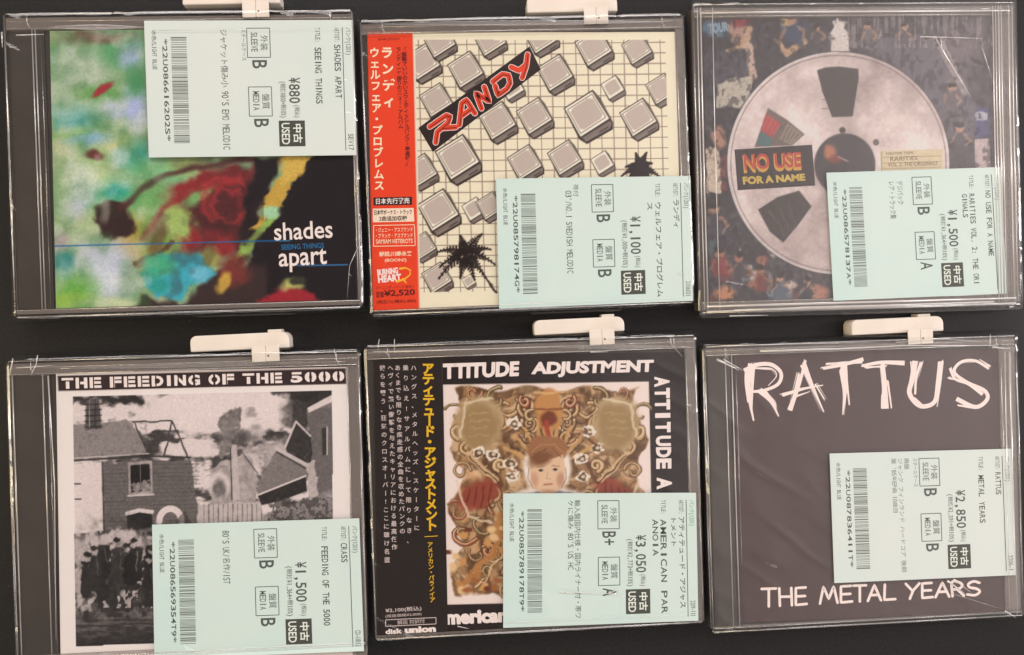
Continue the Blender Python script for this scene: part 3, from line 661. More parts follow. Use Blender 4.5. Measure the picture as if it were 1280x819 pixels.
    # title band
    p([(72, 470), (432, 460.5), (433, 480), (73, 489)], (56, 42, 42), .8); l([(72, 468), (433, 459)], 1, (210, 195, 190)); l([(72, 490), (433, 481)], 1, (235, 220, 215), .5, .6)
    return a.C

def paint_ornament(U, V):
    """black sheet with a brown ornamental drawing round a plain haloed bust"""
    a = Art(U, V, (40, 32, 31)); e, p, l = a.ell, a.poly, a.line
    keep = a.C.copy()
    p([(553, 481), (811, 477), (817, 750), (556, 756)], (242, 222, 214), .8)
    u, v = U + 16 * (fbm(U / 22, V / 22, 5, 3) - .5), V + 16 * (fbm(U / 22, V / 22, 6, 3) - .5)
    m = sstep(0, 4, 118 - np.abs(u - 685) + 6 * np.sin(V / 14)) * sstep(0, 4, V - 484 - 4 * np.sin(U / 12)) * sstep(0, 5, 746 - v)
    f1 = fbm(U / 16, V / 16, 15, 5); rad = np.hypot(U - 685, V - 610); th = np.arctan2(V - 610, U - 685)
    base = np.array((170, 130, 92.)) + (f1 - .5)[:, None] * np.array((150, 130, 110.))
    a.C = a.C * (1 - m[:, None]) + base * m[:, None]
    w_ = np.sin(np.abs(th) * 9 + rad / 9 + 9 * fbm(U / 26, V / 26, 17, 3)); a.mix(m * sstep(.55, .95, w_) * .55, (72, 46, 34)); a.mix(m * sstep(.75, .98, -w_) * .6, (226, 196, 160))
    s_ = np.sin(rad / 3.2 + 14 * fbm(U / 30, V / 30, 18, 3)); a.mix(m * sstep(.6, 1, s_) * .4, (92, 60, 42)); a.mix(m * sstep(.5, .68, fbm(U / 11, V / 11, 19, 4)) * .5, (84, 62, 40))
    Rc = random.Random(44)
    def coil(x, y, r, t0, turns, w, pal):
        pts = [(x + r * (1 - .75 * t) * math.cos(t0 + turns * 6.28 * t), y + r * (1 - .75 * t) * math.sin(t0 + turns * 6.28 * t)) for t in np.linspace(0, 1, 18)]
        for sx in (1, -1):
            q = [(685 + sx * (px - 685), py) for px, py in pts]
            l(q, w, (62, 40, 30), .7, .9, 2); l(q, w * .66, pal, .8, .95, 2); l([(px - .5, py - .7) for px, py in q], w * .22, (240, 212, 174), .5, .8, 2)
    for k in range(46):
        x, y = 685 + Rc.uniform(20, 120), Rc.uniform(490, 744)
        coil(x, y, Rc.uniform(7, 19), Rc.uniform(0, 6), Rc.choice([-1, 1]) * Rc.uniform(.5, 1.3), Rc.uniform(3.5, 7), Rc.choice([(176, 132, 88), (150, 108, 70), (196, 152, 104), (132, 112, 66), (170, 96, 66), (204, 166, 120)]))
    for sx in (-1, 1):
        X = lambda d: 685 + sx * d
        e(X(86), 530, 30, 34, (188, 160, 120), soft=.2, warp=6, seed=21); e(X(86), 532, 24, 27, (162, 132, 92), soft=.25, warp=5, seed=22); l([(X(110), 545), (X(104), 505), (X(70), 498)], 3, (226, 206, 176), 1, .8, 3)
        for k in range(4): l([(X(98), 518 + 9 * k), (X(74), 516 + 9 * k)], 2, (186, 160, 110), 1, .7, 4, 5)
        
        e(X(86), 618, 28, 17, (150, 72, 56), rot=sx * 25, soft=.3, warp=6, seed=25); l([(X(66), 600), (X(100), 566)], 7, (214, 180, 140), 1, .9, 4); l([(X(62), 604), (X(98), 570)], 1.6, (84, 54, 38), .7, .9, 4)
        for k in range(4): l([(X(70 + 9 * k), 604 + 3 * k), (X(74 + 9 * k), 634 - 2 * k)], 2, (96, 48, 40), .8, .8, 3)
        l([(X(114), 600), (X(100), 646), (X(70), 655)], 3, (230, 206, 178), .8, .8, 3); l([(X(58), 640), (X(64), 680), (X(96), 725), (X(110), 730)], 9, (186, 128, 74), 1.4, .85, 7); l([(X(52), 645), (X(58), 690), (X(90), 735)], 2.2, (242, 210, 160), .8, .8, 7)
        for k in range(5):
            an = math.radians(-150 + 16 * k) if sx < 0 else math.radians(-30 - 16 * k)
            l([(685 + 34 * math.cos(an), 590 + 34 * math.sin(an)), (685 + 62 * math.cos(an), 590 + 62 * math.sin(an))], 4, (206, 160, 104), .8, .9, 3); l([(685 + 36 * math.cos(an + .09), 590 + 36 * math.sin(an + .09)), (685 + 60 * math.cos(an + .09), 590 + 60 * math.sin(an + .09))], 1.2, (80, 48, 32), .6, .9, 3)
    R_ = random.Random(3)
    for (x, y) in [(616, 568), (638, 580), (639, 596), (727, 574), (746, 560), (736, 540), (728, 596), (642, 530), (598, 566)]:
        e(x, y, 8, 7, (238, 222, 206), soft=.15, warp=5, wscale=5, seed=int(x)); e(x, y, 5.5, 4.5, (110, 84, 62), soft=.2, warp=4, wscale=5, seed=int(x) + 1); e(x + 1, y, 2.4, 2, (222, 200, 176), soft=.3)
    e(686, 512, 18, 26, (196, 140, 84), soft=.15, warp=4, seed=30); e(686, 524, 11, 9, (120, 62, 42), soft=.3, warp=4, seed=31); l([(668, 512), (704, 510)], 3, (140, 84, 50), .8, .9, 3); l([(684, 528), (686, 552)], 6, (170, 70, 50), 1.2, .9, 3); l([(668, 492), (704, 490)], 3, (226, 180, 120), 1, .8, 3)
    for k in range(26):
        x, y = R_.uniform(560, 640), R_.uniform(655, 742); e(x, y, R_.uniform(3, 7), R_.uniform(3, 6), R_.choice([(206, 150, 90), (110, 60, 40), (230, 190, 140), (160, 100, 60)]), soft=.4, warp=4, seed=k + 80)
    # plain bust with a halo
    e(684, 585, 30, 36, (240, 226, 214), soft=.12); e(684, 625, 50, 16, (240, 226, 214), soft=.15); e(684, 632, 46, 18, (138, 134, 146), soft=.12, warp=3)
    e(684, 586, 22, 30, (222, 184, 152), soft=.08); e(684, 564, 25, 20, (158, 108, 74), soft=.1, warp=3, seed=40); p([(664, 580), (668, 570), (690, 573), (704, 568), (706, 590), (700, 612), (684, 618), (668, 612)], (226, 190, 158), 1.5, 1, 2)
    e(676, 588, 3, 1.6, (92, 76, 70), soft=.4); e(694, 587, 3, 1.6, (92, 76, 70), soft=.4); l([(671, 584), (680, 583)], 1.2, (150, 108, 80), .6, .8); l([(690, 582), (699, 583)], 1.2, (150, 108, 80), .6, .8); l([(685, 590), (683, 598), (688, 599)], 1, (190, 146, 116), .6, .8); l([(680, 606), (690, 605)], 2.2, (170, 96, 84), .7, .8)
    e(676, 574, 14, 8, (126, 82, 54), rot=-20, soft=.5, warp=3, seed=141); l([(664, 566), (676, 556), (694, 556), (704, 566)], 1.2, (196, 146, 104), .6, .7, 2); l([(668, 572), (682, 560)], 1, (96, 62, 42), .6, .7, 2); l([(690, 560), (702, 572)], 1, (96, 62, 42), .6, .7, 2)
    e(668, 600, 5, 9, (198, 146, 116), soft=.6, amt=.7); e(701, 600, 5, 9, (188, 136, 108), soft=.6, amt=.8); e(685, 615, 9, 3, (192, 140, 112), soft=.6, amt=.7); e(676, 588, 1.4, 1.6, (50, 44, 44), soft=.4); e(694, 587, 1.4, 1.6, (50, 44, 44), soft=.4)
    l([(661, 585), (660, 598), (666, 610)], 1, (120, 80, 60), .6, .7); l([(707, 585), (708, 598), (702, 610)], 1, (120, 80, 60), .6, .7)
    out = ~((U > 552) & (U < 818) & (V > 476) & (V < 757)); a.C[out] = keep[out]
    return a.C

def paint_dark(U, V):
    a = Art(U, V, (76, 58, 57)); a.mix(fbm(U / 50, V / 50, 8, 3) - .3, (84, 66, 65)); a.mix((fbm(U / 2, V / 2, 9, 2) - .4) * .3, (76, 60, 58)); return a.C
def paint_strip_red(U, V):
    a = Art(U, V, (236, 72, 40)); a.mix(fbm(U / 40, V / 40, 18, 3) * .5 - .1, (226, 62, 36)); a.line([(516.5, 38), (524.5, 386)], 1.6, (245, 222, 200), .6); return a.C
def paint_strip_black(U, V):
    a = Art(U, V, (42, 34, 32)); a.mix(fbm(U / 30, V / 30, 28, 3) * .5 - .1, (50, 41, 39)); return a.C

# ================================================================== the board
board = MB()
board.box(-420, -330, -12, 420, 330, 0, M_BOARD, r=1, bev=.4)
bo = board.build('display_board'); bo['kind'] = 'structure'

# ================================================================== one CD case with everything fixed to it
ZT = 10.05          # top of the lid
def make_case(label, rect, bq, paint, hinge, ribs, corner_ticks=True, protector=False):
    cx, cy, W, H, th = rect
    fr = Frame(cx, cy, th)
    root = bpy.data.objects.new('cd_case', None); C.objects.link(root)
    root.location = (cx * MM, cy * MM, 0); root.rotation_euler = (0, 0, th)
    root.empty_display_size = 0.02
    root['label'] = label; root['category'] = 'CD case'; root['group'] = 'CD cases lying on the black board'
    hw, hh = W / 2, H / 2
    cw, ch = hw - 0.7, hh - 2.2             # hard case inside its film
    B = [fr.loc(x, y, 8.6) for x, y in bq]
    bx0, bx1 = (B[0][0] + B[3][0]) / 2, (B[1][0] + B[2][0]) / 2
    by1, by0 = (B[0][1] + B[1][1]) / 2, (B[3][1] + B[2][1]) / 2
    # tray
    t = MB(); t.box(-cw, -ch + 1.4, 0.35, cw, ch - 1.4, 7.9, M_TRAYG if protector else M_TRAY, r=1.2, bev=.4)
    tray = t.build('tray', root)
    if hinge:
        hx = [fr.loc(x, 620 if cy < 0 else 210, 9)[0] for x in ribs]
        hb = MB(); hb.box(-cw + 1.5, by0, 7.92, bx0 - 1.6, by1, 8.6, M_TRAY, r=.5, bev=.25)
        hb.build('hinge_panel', tray)
        for i, x in enumerate(hx):
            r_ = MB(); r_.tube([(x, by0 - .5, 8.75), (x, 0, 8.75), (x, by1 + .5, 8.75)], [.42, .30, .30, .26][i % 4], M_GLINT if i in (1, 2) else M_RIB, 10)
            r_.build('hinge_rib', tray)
    # lid: front panel, rails on its long sides, thick edges round the picture
    l = MB()
    l.box(-cw, -ch, 8.95, cw, ch, ZT, M_LID, r=1.4, bev=.55, seg=4)
    l.box(-cw + .1, ch - 1.25, 1.6, cw - .1, ch - .05, 8.93, M_LID, r=.4, bev=.15)
    l.box(-cw + .1, -ch + .05, 1.6, cw - .1, -ch + 1.25, 8.93, M_LID, r=.4, bev=.15)
    lid = l.build('lid', root)
    def edge(x0, y0, x1, y1):
        k = MB(); k.box(x0, y0, 7.95, x1, y1, 8.93, M_RIM, r=.4, bev=.36, seg=4); k.build('lid_rim', lid)
    edge(-cw + .3, by1 + .15, cw - .3, ch - 1.5); edge(-cw + .3, -ch + 1.5, cw - .3, by0 - .15)
    edge(bx1 + .2, by0, cw - .4, by1)
    def ridge(*a):
        g = MB(); g.tube(*a); g.build('lid_ridge', lid)
    xe = cw - .35
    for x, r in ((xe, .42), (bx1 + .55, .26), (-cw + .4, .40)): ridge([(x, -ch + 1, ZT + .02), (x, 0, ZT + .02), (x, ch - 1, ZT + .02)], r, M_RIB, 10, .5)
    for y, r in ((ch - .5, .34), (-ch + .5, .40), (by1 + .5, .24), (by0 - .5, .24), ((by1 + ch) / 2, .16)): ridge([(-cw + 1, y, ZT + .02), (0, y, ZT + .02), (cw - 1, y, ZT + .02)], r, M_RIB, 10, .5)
    if corner_ticks:
        for sx in (-1, 1):
            x = sx * (cw - 9.5)
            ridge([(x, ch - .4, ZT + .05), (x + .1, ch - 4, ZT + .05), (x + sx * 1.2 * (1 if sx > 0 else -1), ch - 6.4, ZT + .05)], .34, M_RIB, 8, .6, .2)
    # booklet
    bk = printed_sheet('booklet', fr, bq, 8.6, .5, paint, root)
    return root, fr, (hw, hh, cw, ch, bx0, bx1, by0, by1), bk

def film(root, fr, dims, crease_glints, pulls=()):
    """the clear sleeve drawn over the front and turned down along the edges"""
    hw, hh, cw, ch, bx0, bx1, by0, by1 = dims
    prof = [(-hh, 1.2), (-hh - .02, 5.5), (-hh + .25, 8.3), (-hh + .9, 9.9), (-hh + 2.0, 10.6)]
    ys = [p[0] for p in prof] + list(np.linspace(-hh + 4, hh - 4, 118)) + [-p[0] for p in prof[::-1]]
    zs = [p[1] for p in prof] + [10.9] * 118 + [p[1] for p in prof[::-1]]
    xs = np.linspace(-hw, hw, 131); vs, fs = [], []
    for j, (y, z) in enumerate(zip(ys, zs)):
        for x in xs:
            k = 4 < j < len(ys) - 5
            sag = 0.10 * (float(vnoise(np.array(x / 22. + cx_seed(root)), np.array(y / 30.), 3)) - .5) if k else 0
            ex = max(0, (abs(x) - hw + 1.6) / 1.6) ** 2 * 1.0
            vs.append((x, y, z + sag - (ex if z > 9 else 0)))
    # pulled wrinkles: sharp little ridges running out from the edges and the places named in `pulls`
    A = np.array(vs); sd = int(abs(cx_seed(root)) * 3) + 1
    ca, sa = math.cos(.55), math.sin(.55)
    u_, v_ = A[:, 0] * ca - A[:, 1] * sa, A[:, 0] * sa + A[:, 1] * ca
    rn = 1 - np.abs(2 * fbm(u_ / 40 + sd, v_ / 11.0, sd, 2) - 1); ridge_ = np.clip((rn - .70) / .30, 0, 1) ** 1.5
    ed = np.maximum(sstep(hw - 16, hw - 3, np.abs(A[:, 0])), sstep(hh - 12, hh - 4, np.abs(A[:, 1]))) * .55
    for px, py, rad, s_ in pulls:
        X, Y = fr.loc(px, py, 10.9); ed = np.maximum(ed, s_ * np.exp(-((A[:, 0] - X) ** 2 + (A[:, 1] - Y) ** 2) / rad ** 2))
    A[:, 2] += np.where(A[:, 2] > 10.3, 1.25 * ridge_ * ed * sstep(.3, .6, fbm(A[:, 0] / 30 + 9, A[:, 1] / 30, sd + 7, 2)), 0)
    vs = [tuple(a) for a in A]
    n = len(xs)
    for j in range(len(ys) - 1):
        for i in range(n - 1): fs.append([j * n + i, j * n + i + 1, (j + 1) * n + i + 1, (j + 1) * n + i])
    m = MB(); m.add(vs, fs, M_FILM, True)
    f = m.build('film_sleeve', root)
    if crease_glints:
        for pts, r in crease_glints:  # film creases plus edge and spot highlights, built as white-bodied tubes
            soft = r < 0; r = abs(r)
            c = MB()
            if soft:
                n_ = len(pts); ts = np.linspace(0, n_ - 1, 15)
                pts = [(float(np.interp(t, range(n_), [a[0] for a in pts])), float(np.interp(t, range(n_), [a[1] for a in pts]))) for t in ts]
            P = [fr.loc(x, y, 11.05) for x, y in pts]
            c.tube([(x, y, 11.05) for x, y in P], r, M_FOLD_STREAK if soft else M_CREASE_GLINT, 8, .10 if soft else .35, r * .3, soft)
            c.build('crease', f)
    return f
def cx_seed(o): return round(o.location.x * 100 + o.location.y * 37, 2)

BARS = [1, 1, 2, 1, 1, 2, 1, 3, 1, 1, 2, 2]
def price_label(root, fr, q, d, mat):
    """the shop's pale price label, read from the top of the photo downwards; q = TL, TR, BR, BL"""
    z = 10.24
    P = [fr.loc(x, y, z) for x, y in q]
    m = MB(); n = 10; vs = []
    m.add([(x, y, z) for x, y in P], [[0, 3, 2, 1]], mat)
    m.add([(x, y, z - .14) for x, y in P] + [(x, y, z) for x, y in P], [[k, (k + 1) % 4, 4 + (k + 1) % 4, 4 + k] for k in range(4)], mat)
    lab = m.build('price_label', root)
    TL, TR, BR, BL = q
    def pt(s, t):                              # s: down, t: from the right-hand edge to the left
        return bil((TR, BR, BL, TL), s, t)
    def quad(s0, s1, t0, t1): return (pt(s0, t1), pt(s1, t1), pt(s1, t0), pt(s0, t0))
    K, K2, GR = ink((80, 87, 84)), ink((108, 116, 112)), ink((96, 165, 140))
    S = Sheet(fr, z + .03)
    def tx(txt, s0, s1, t0, t1, m=K, bold=0.012, mono=True): S.fit(txt, quad(s0, s1, t0, t1), m, bold, mono=mono)
    S.stroke([pt(.055, .052), pt(.965, .052)], .9, K, cap=False)
    tx('パンク(1201)', .055, .26, .012, .036, GR if d.get('green') else K2); tx(d['code'], .84, .965, .012, .038, K2)
    tx('ARTIST:', .055, .165, .066, .09, K2); tx('TITLE:', .055, .165, .158, .182, K2)
    tx(d['artist'], .18, .18 + d['al'], .062, .093)
    if 'artist2' in d: tx(d['artist2'][0], .18, .18 + d['artist2'][1], .106, .134)
    tx(d['title'], .20, .20 + d['tl'], .155, .187)
    if 'title2' in d: tx(d['title2'][0], .20, .20 + d['title2'][1], .198, .228)
    tx(d['price'], d['ps'], .615, .262, .315); tx('(税込)', .625, .72, .268, .292, K2)
    tx(d['tax'], d['ps'] + .03, .72, .332, .358, K2)
    # grade boxes
    for s0, a, b, g in ((.058, '外装', 'SLEEVE', d['g1']), (.49, '盤質', 'MEDIA', d['g2'])):
        S.frame(quad(s0, s0 + .215, .40, .51), .9, K)
        tx(a, s0 + .05, s0 + .165, .411, .447, K, 0); tx(b, s0 + .03, s0 + .175, .458, .49, K2)
        S.fit(g, quad(s0 + .235, s0 + .235 + .062 * (1 + .7 * (len(g) - 1)), .418, .488), K, .012)
    for txt, s0, s1, t0, t1 in d['notes']: tx(txt, s0, s1, t0, t1, K2 if t1 - t0 < .03 else K, 0)
    tx(d['num'], .13, .885, .892, .916); tx('水色/LIGHT BLUE', .07, .36, .944, .966, K2)
    S.build('lettering', lab)
    # bar code
    Bc = Sheet(fr, z + .03); rr = random.Random(d['num']); s = .12
    G = ink((112, 118, 114))
    while s < .895:
        wd = rr.choice([.0045, .0045, .0045, .010]); 
        Bc.poly([pt(s, .875), pt(s + wd, .875), pt(s + wd, .80), pt(s, .80)][::-1], G); s += wd + rr.choice([.0045, .0045, .010])
    Bc.build('barcode', lab)
    # black used mark
    U_ = Sheet(fr, z + .03); a = quad(.74, .93, .245, .37)
    U_.poly([a[0], a[1], a[2], a[3]], ink((70, 72, 68))); W_ = ink((214, 222, 212))
    U_.fit('中古', quad(.765, .905, .258, .302), W_, .025, .03); U_.fit('USED', quad(.757, .915, .318, .358), W_, .02, .03)
    U_.build('used_mark', lab)
    return lab

RECT = {1: (-113.2, 68.8, 144.6, 130.6, .004), 2: (31.05, 65.9, 140.2, 129.6, .012), 3: (176.0, 66.5, 146.2, 138.6, .0),
        4: (-115.75, -74.45, 146.1, 129.7, .0), 5: (30.6, -72.55, 143.6, 130.1, .006), 6: (175.6, -76.7, 142.2, 129.8, .006)}
WHITE, OFFW, BLACK = ink((250, 238, 236)), ink((222, 208, 206)), ink((42, 30, 30))

# ---------------------------------------------------------------- upper left: blurred colour blots
B1 = [(62, 39), (437, 33), (446, 374), (70, 386)]
root, fr, dm, bk = make_case('CD case with a blurred green and black flower-like cover and small white lower-case lettering', RECT[1], B1, paint_blots, True, (12, 46, 50, 57))
S = Sheet(fr, 8.66)
S.fit('shades', ((343, 301), (416, 297.5), (415, 275), (342, 279)), WHITE, .012); S.fit('apart', ((349, 341), (409, 338), (408, 310), (348, 314)), WHITE, .012)
S.line('SEEING THINGS', 352, 312.5, 405, 310, 6.5, ink((40, 130, 190)), 0, dz=-.02); S.build('lettering', bk)
price_label(root, fr, [(180, 26), (441, 25), (446, 194), (186, 197)], dict(code='SEV17', artist='SHADES APART', al=.40, title='SEEING THINGS', tl=.42, price='¥880', ps=.42, tax='(税抜¥800+税10%)', g1='B', g2='B',
    notes=[('スチールケース', .06, .30, .515, .538), ("ジャケット傷み小 90'S EMO MELODIC", .06, .95, .605, .64)], num='*22U086616202S*'), M_LABELB)
film(root, fr, dm, [([(20, 44), (55, 43)], .3), ([(2, 40), (3, 60)], .4), ([(14, 250), (16, 320)], .5), ([(60, 34), (180, 34)], -1.2), ([(448, 308), (437, 332), (434, 372)], .16), ([(190, 38), (436, 36)], .14), ([(444, 300), (448, 296), (450, 303)], .16)])

# ---------------------------------------------------------------- upper middle: grid of grey boxes with red strip
B2 = [(459, 41), (844, 40), (853, 372), (466, 388)]
root, fr, dm, bk = make_case('CD case with a red paper strip beside a cream grid cover of tilted grey boxes', RECT[2], B2, paint_boxes, False, ())
bn = Sheet(fr, 8.64); bn.poly([(523, 160), (541, 190), (676, 87), (662, 58)], ink((44, 32, 32)))
bann = bn.build('title_banner', bk)
S = Sheet(fr, 8.70)
def ban(u, v):          # along the tilted banner
    return bil(((540, 187), (674, 87), (662, 61), (525, 161)), u, v)
LET = {'R': [[(0, 0), (.25, .45), (.75, .5), (.95, .72), (.85, .92), (.1, .95)], [(.45, .48), (.95, .02)]],
       'A': [[(0, 0), (.55, .95), (.8, .95), (.85, 0)], [(.3, .35), (.82, .35)]],
       'N': [[(.05, 0), (.2, .95), (.75, .05), (.9, .95)]],
       'D': [[(.15, .9), (.7, .92), (.95, .65), (.85, .2), (.6, .04), (.08, .05), (.16, .6)]],
       'Y': [[(.1, .95), (.35, .5), (.8, .52)], [(1.05, .98), (.75, .45), (.35, .02)]]}
RED = ink((232, 74, 44))
for ch, u0, u1 in (('R', .05, .25), ('A', .27, .44), ('N', .47, .58), ('D', .62, .78), ('Y', .80, .96)):
    for st in LET[ch]:
        pts = [ban(u0 + (u1 - u0) * x, .14 + .72 * y) for x, y in st]
        S.stroke(pts, 7.8, WHITE, dz=0.0); S.stroke(pts, 6.3, RED, dz=.03)
        S.stroke([(x + .6, y + .6) for x, y in pts], 1.0, ink((70, 30, 30)), dz=.05, cap=False)
S.build('lettering', bann)
st = printed_sheet('paper_strip', fr, [(459, 40), (516.5, 39), (525, 386), (466, 389)], 8.82, .12, paint_strip_red, root, .5)
S = Sheet(fr, 8.86); YW = ink((252, 236, 206)); DR = ink((96, 26, 24))
S.vtext('ランディ', 483.5, 66, 486.5, 127, 15.5, YW, .035); S.vtext('ウェルフェア・プロブレムス', 468, 66, 474, 232, 13.0, YW, .03)
S.vtext('「無難でいいのかいスウェディッシュパンク・最高峰」', 505, 62, 510, 204, 6.6, DR, .02); S.vtext('ランディ一年振りのニュー・アルバム', 498, 62, 501, 158, 6.6, DR, .02); S.line('BHR-JPN74', 473, 51.5, 499, 51, 3.5, DR)
S.poly([(467, 257), (515, 256), (515, 246), (467, 247)], BLACK); S.line('日本先行発売', 470, 255.6, 512, 254.6, 7.6, WHITE, .02, dz=.03)
S.poly([(466, 278), (518, 277), (517, 260), (466, 261)], ink((250, 232, 212))); S.line('日本盤ボーナス・トラック', 468, 269, 515, 268, 6.4, BLACK, .02, dz=.03); S.line('2曲追加収録', 474, 276.5, 509, 276, 6.4, BLACK, .02, dz=.03)
S.frame([(467, 308), (519, 307), (518, 281), (467, 282)], .9, YW)
for k, t_ in enumerate(('・ジェニー・アスプクンド', '・ブランク・アスプクンド', 'SAMIAM HETEROTS')): S.line(t_, 470, 290.5 + 7.2 * k, 516, 289.5 + 7.2 * k, 5.6, YW, .012)
S.line('解説:川嶋未来', 474, 321, 515, 320, 6.4, YW, .02); S.line('(BOON?)', 481, 328.5, 508, 328, 5, YW, .012)
S.line('¥2,520', 480, 372, 519, 370, 9, DR, .03); S.line('定価', 470, 372.5, 480, 372, 8, DR, .02); S.line('(税抜価格¥2,400)', 471, 381, 520, 379, 5.5, DR, .01); S.line('バーニング・ハート BHR-1', 470, 362, 517, 360, 4.0, DR)
S.build('lettering', st)
lg = Sheet(fr, 8.86); lg.line('BURNING', 472, 345, 498, 342, 8, WHITE, .05); lg.line('HEART', 473, 354, 502, 351, 9, WHITE, .05)
for pts in ([(496, 352), (506, 349), (513, 343), (512, 338)], [(500, 336), (507, 335), (514, 338)], [(504, 349), (508, 354)]): lg.stroke(pts, 3.0, ink((250, 190, 60)), 1.0)
lg.build('emblem', st)
price_label(root, fr, [(620, 223.5), (863, 220), (867, 376), (624, 386)], dict(code='2106021', artist='ランディ', al=.24, title='ウェルフェア・プログレム', tl=.76, title2=('ス', .07), price='¥1,100', ps=.31, tax='(税抜¥1,000+税10%)', g1='B', g2='B',
    notes=[('帯付', .05, .15, .578, .606), ("03'/NO.1 SWEDISH MELODIC", .10, .75, .612, .645)], num='*22U085798174G*'), M_LABEL)
film(root, fr, dm, [([(462, 30), (840, 27)], -1.2), ([(624, 381), (866, 371)], .12), ([(848, 341), (856, 343)], .22), ([(436, 342), (440, 346)], .1)])

# ---------------------------------------------------------------- upper right: perforated disc in a thick clear outer case
B3 = [(878, 25), (1241, 19), (1246, 366), (887, 378)]
root, fr, dm, bk = make_case('wide clear CD case with a big grey perforated disc pictured on its cover', RECT[3], B3, paint_disc, False, (), False, True)
hw, hh, cw, ch, bx0, bx1, by0, by1 = dm
def oridge(*a):
    k = MB(); k.tube(*a); k.build('outer_glint_ridge', root)  # ridges added to carry the painted white edge lines
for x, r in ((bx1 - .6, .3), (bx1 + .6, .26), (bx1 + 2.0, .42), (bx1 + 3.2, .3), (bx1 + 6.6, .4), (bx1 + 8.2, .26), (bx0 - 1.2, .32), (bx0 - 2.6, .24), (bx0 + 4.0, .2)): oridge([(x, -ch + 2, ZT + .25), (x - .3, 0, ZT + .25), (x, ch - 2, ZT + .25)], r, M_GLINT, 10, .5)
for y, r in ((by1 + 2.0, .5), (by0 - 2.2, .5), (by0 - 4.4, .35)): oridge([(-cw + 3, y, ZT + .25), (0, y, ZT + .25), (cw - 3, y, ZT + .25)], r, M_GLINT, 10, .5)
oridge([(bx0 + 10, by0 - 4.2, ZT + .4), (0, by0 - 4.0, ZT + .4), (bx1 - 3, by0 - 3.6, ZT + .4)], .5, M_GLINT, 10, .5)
k = MB(); k.box(-hw + .3, -hh + .3, 10.12, hw - .3, hh - .3, 10.2, M_LID, r=2, bev=.03); k.build('outer_front', root)
bn = Sheet(fr, 8.64); bn.poly([(922, 238), (1019, 232), (1015, 181), (918, 187)], ink((48, 40, 42))); bann = bn.build('title_banner', bk)
S = Sheet(fr, 8.70)
S.fit('NO USE', ((930, 217), (1002, 213), (1001, 191), (928, 194)), ink((226, 176, 70)), .05); S.fit('NO USE', ((931, 213), (1002.5, 209), (1001, 190), (929, 192.5)), ink((206, 74, 62)), .025, dz=.03)
S.fit('FOR A NAME', ((929, 231), (1007, 226), (1006, 217), (928, 221)), ink((226, 196, 92)), .05); S.build('lettering', bann)
S = Sheet(fr, 8.66); BR_ = ink((112, 92, 74))
S.line('RARITIES', 1113, 201.5, 1147, 200, 5, BR_); S.line('VOL. 2: THE ORIGINALS', 1110, 208.5, 1172, 206.5, 5, BR_); S.line('MASTER TAPE', 1108, 194, 1142, 192.6, 3.4, BR_); S.build('lettering', bk); S = Sheet(fr, 8.66); S.fit('TOUR', ((886, 43), (911, 39), (910, 27), (885, 30)), ink((150, 175, 196)), .05); S.build('lettering', bk)
price_label(root, fr, [(1033, 216), (1250, 209), (1259, 367), (1042, 376)], dict(code='', artist='NO USE FOR A NAME', al=.52, title='RARITIES VOL. 2: THE ORI', tl=.72, title2=('GINALS', .19), price='¥1,500', ps=.32, tax='(税抜¥1,364+税10%)', g1='B', g2='A',
    notes=[('デジパック', .08, .27, .565, .60), ('レア・トラック集', .08, .38, .612, .648)], num='*22U086578137A*'), M_LABEL)
film(root, fr, dm, [([(1170, 48), (1214, 122)], .35), ([(1150, 46), (1226, 48)], .22), ([(1176, 46), (1178, 64)], .3), ([(1228, 60), (1240, 98)], .2), ([(1226, 12), (1240, 10)], .4), ([(1262, 384), (1268, 383)], .5), ([(912, 395), (960, 394)], .3), ([(1000, 384), (1230, 378)], .2)], [(1210, 70, 26, 1.3), (1235, 300, 14, 1.0)])

# ---------------------------------------------------------------- lower left: monochrome town
B4 = [(70, 467), (435, 458.5), (441, 830), (76, 840)]
root, fr, dm, bk = make_case('CD case with a white bordered black and white town picture under a stencil title band', RECT[4], B4, paint_town, True, (14, 20, 58, 65))
S = Sheet(fr, 8.66); base = ((76, 487), (432, 477.5), (431.5, 463), (75.5, 472)); D_ = ink((56, 42, 42))
T_ = 'THE FEEDING OF THE 5000'; nn = sum(.45 if c == ' ' else .62 if c == 'I' else 1 for c in T_); u = 0
for c in T_:
    wd = (.45 if c == ' ' else .62 if c == 'I' else 1) / nn
    if c != ' ':
        q = lambda a, b: bil(base, a, b)
        a0, a1 = u + wd * .08, u + wd * .92
        if c == 'I': a0, a1 = u + wd * .28, u + wd * .72
        S.fit(c, (q(a0, .05), q(a1, .05), q(a1, .95), q(a0, .95)), WHITE, .05)
        md = (a0 + a1) / 2
        if c in 'O0G': S.stroke([q(md, -.02), q(md, 1.02)], 2.6, D_, dz=.04, cap=False)
        elif c in 'FEHN': S.stroke([q(a0 + (a1 - a0) * .34, -.02), q(a0 + (a1 - a0) * .34, 1.02)], 1.5, D_, dz=.04, cap=False)
        elif c in 'D': S.stroke([q(a0 + (a1 - a0) * .36, -.02), q(a0 + (a1 - a0) * .36, 1.02)], 1.6, D_, dz=.04, cap=False)
        elif c in 'T5': S.stroke([q(a0, .70), q(a1, .70)], 1.5, D_, dz=.04, cap=False)
    u += wd
S.build('lettering', bk)
price_label(root, fr, [(190, 656), (449, 648), (455, 814), (193, 824)], dict(code='CD-U812', artist='CRASS', al=.15, title='FEEDING OF THE 5000', tl=.60, price='¥1,500', ps=.31, tax='(税抜¥1,364+税10%)', g1='B', g2='B',
    notes=[("80'S UK/名作/1ST", .06, .46, .628, .662)], num='*22U086569354T9*'), M_LABEL)
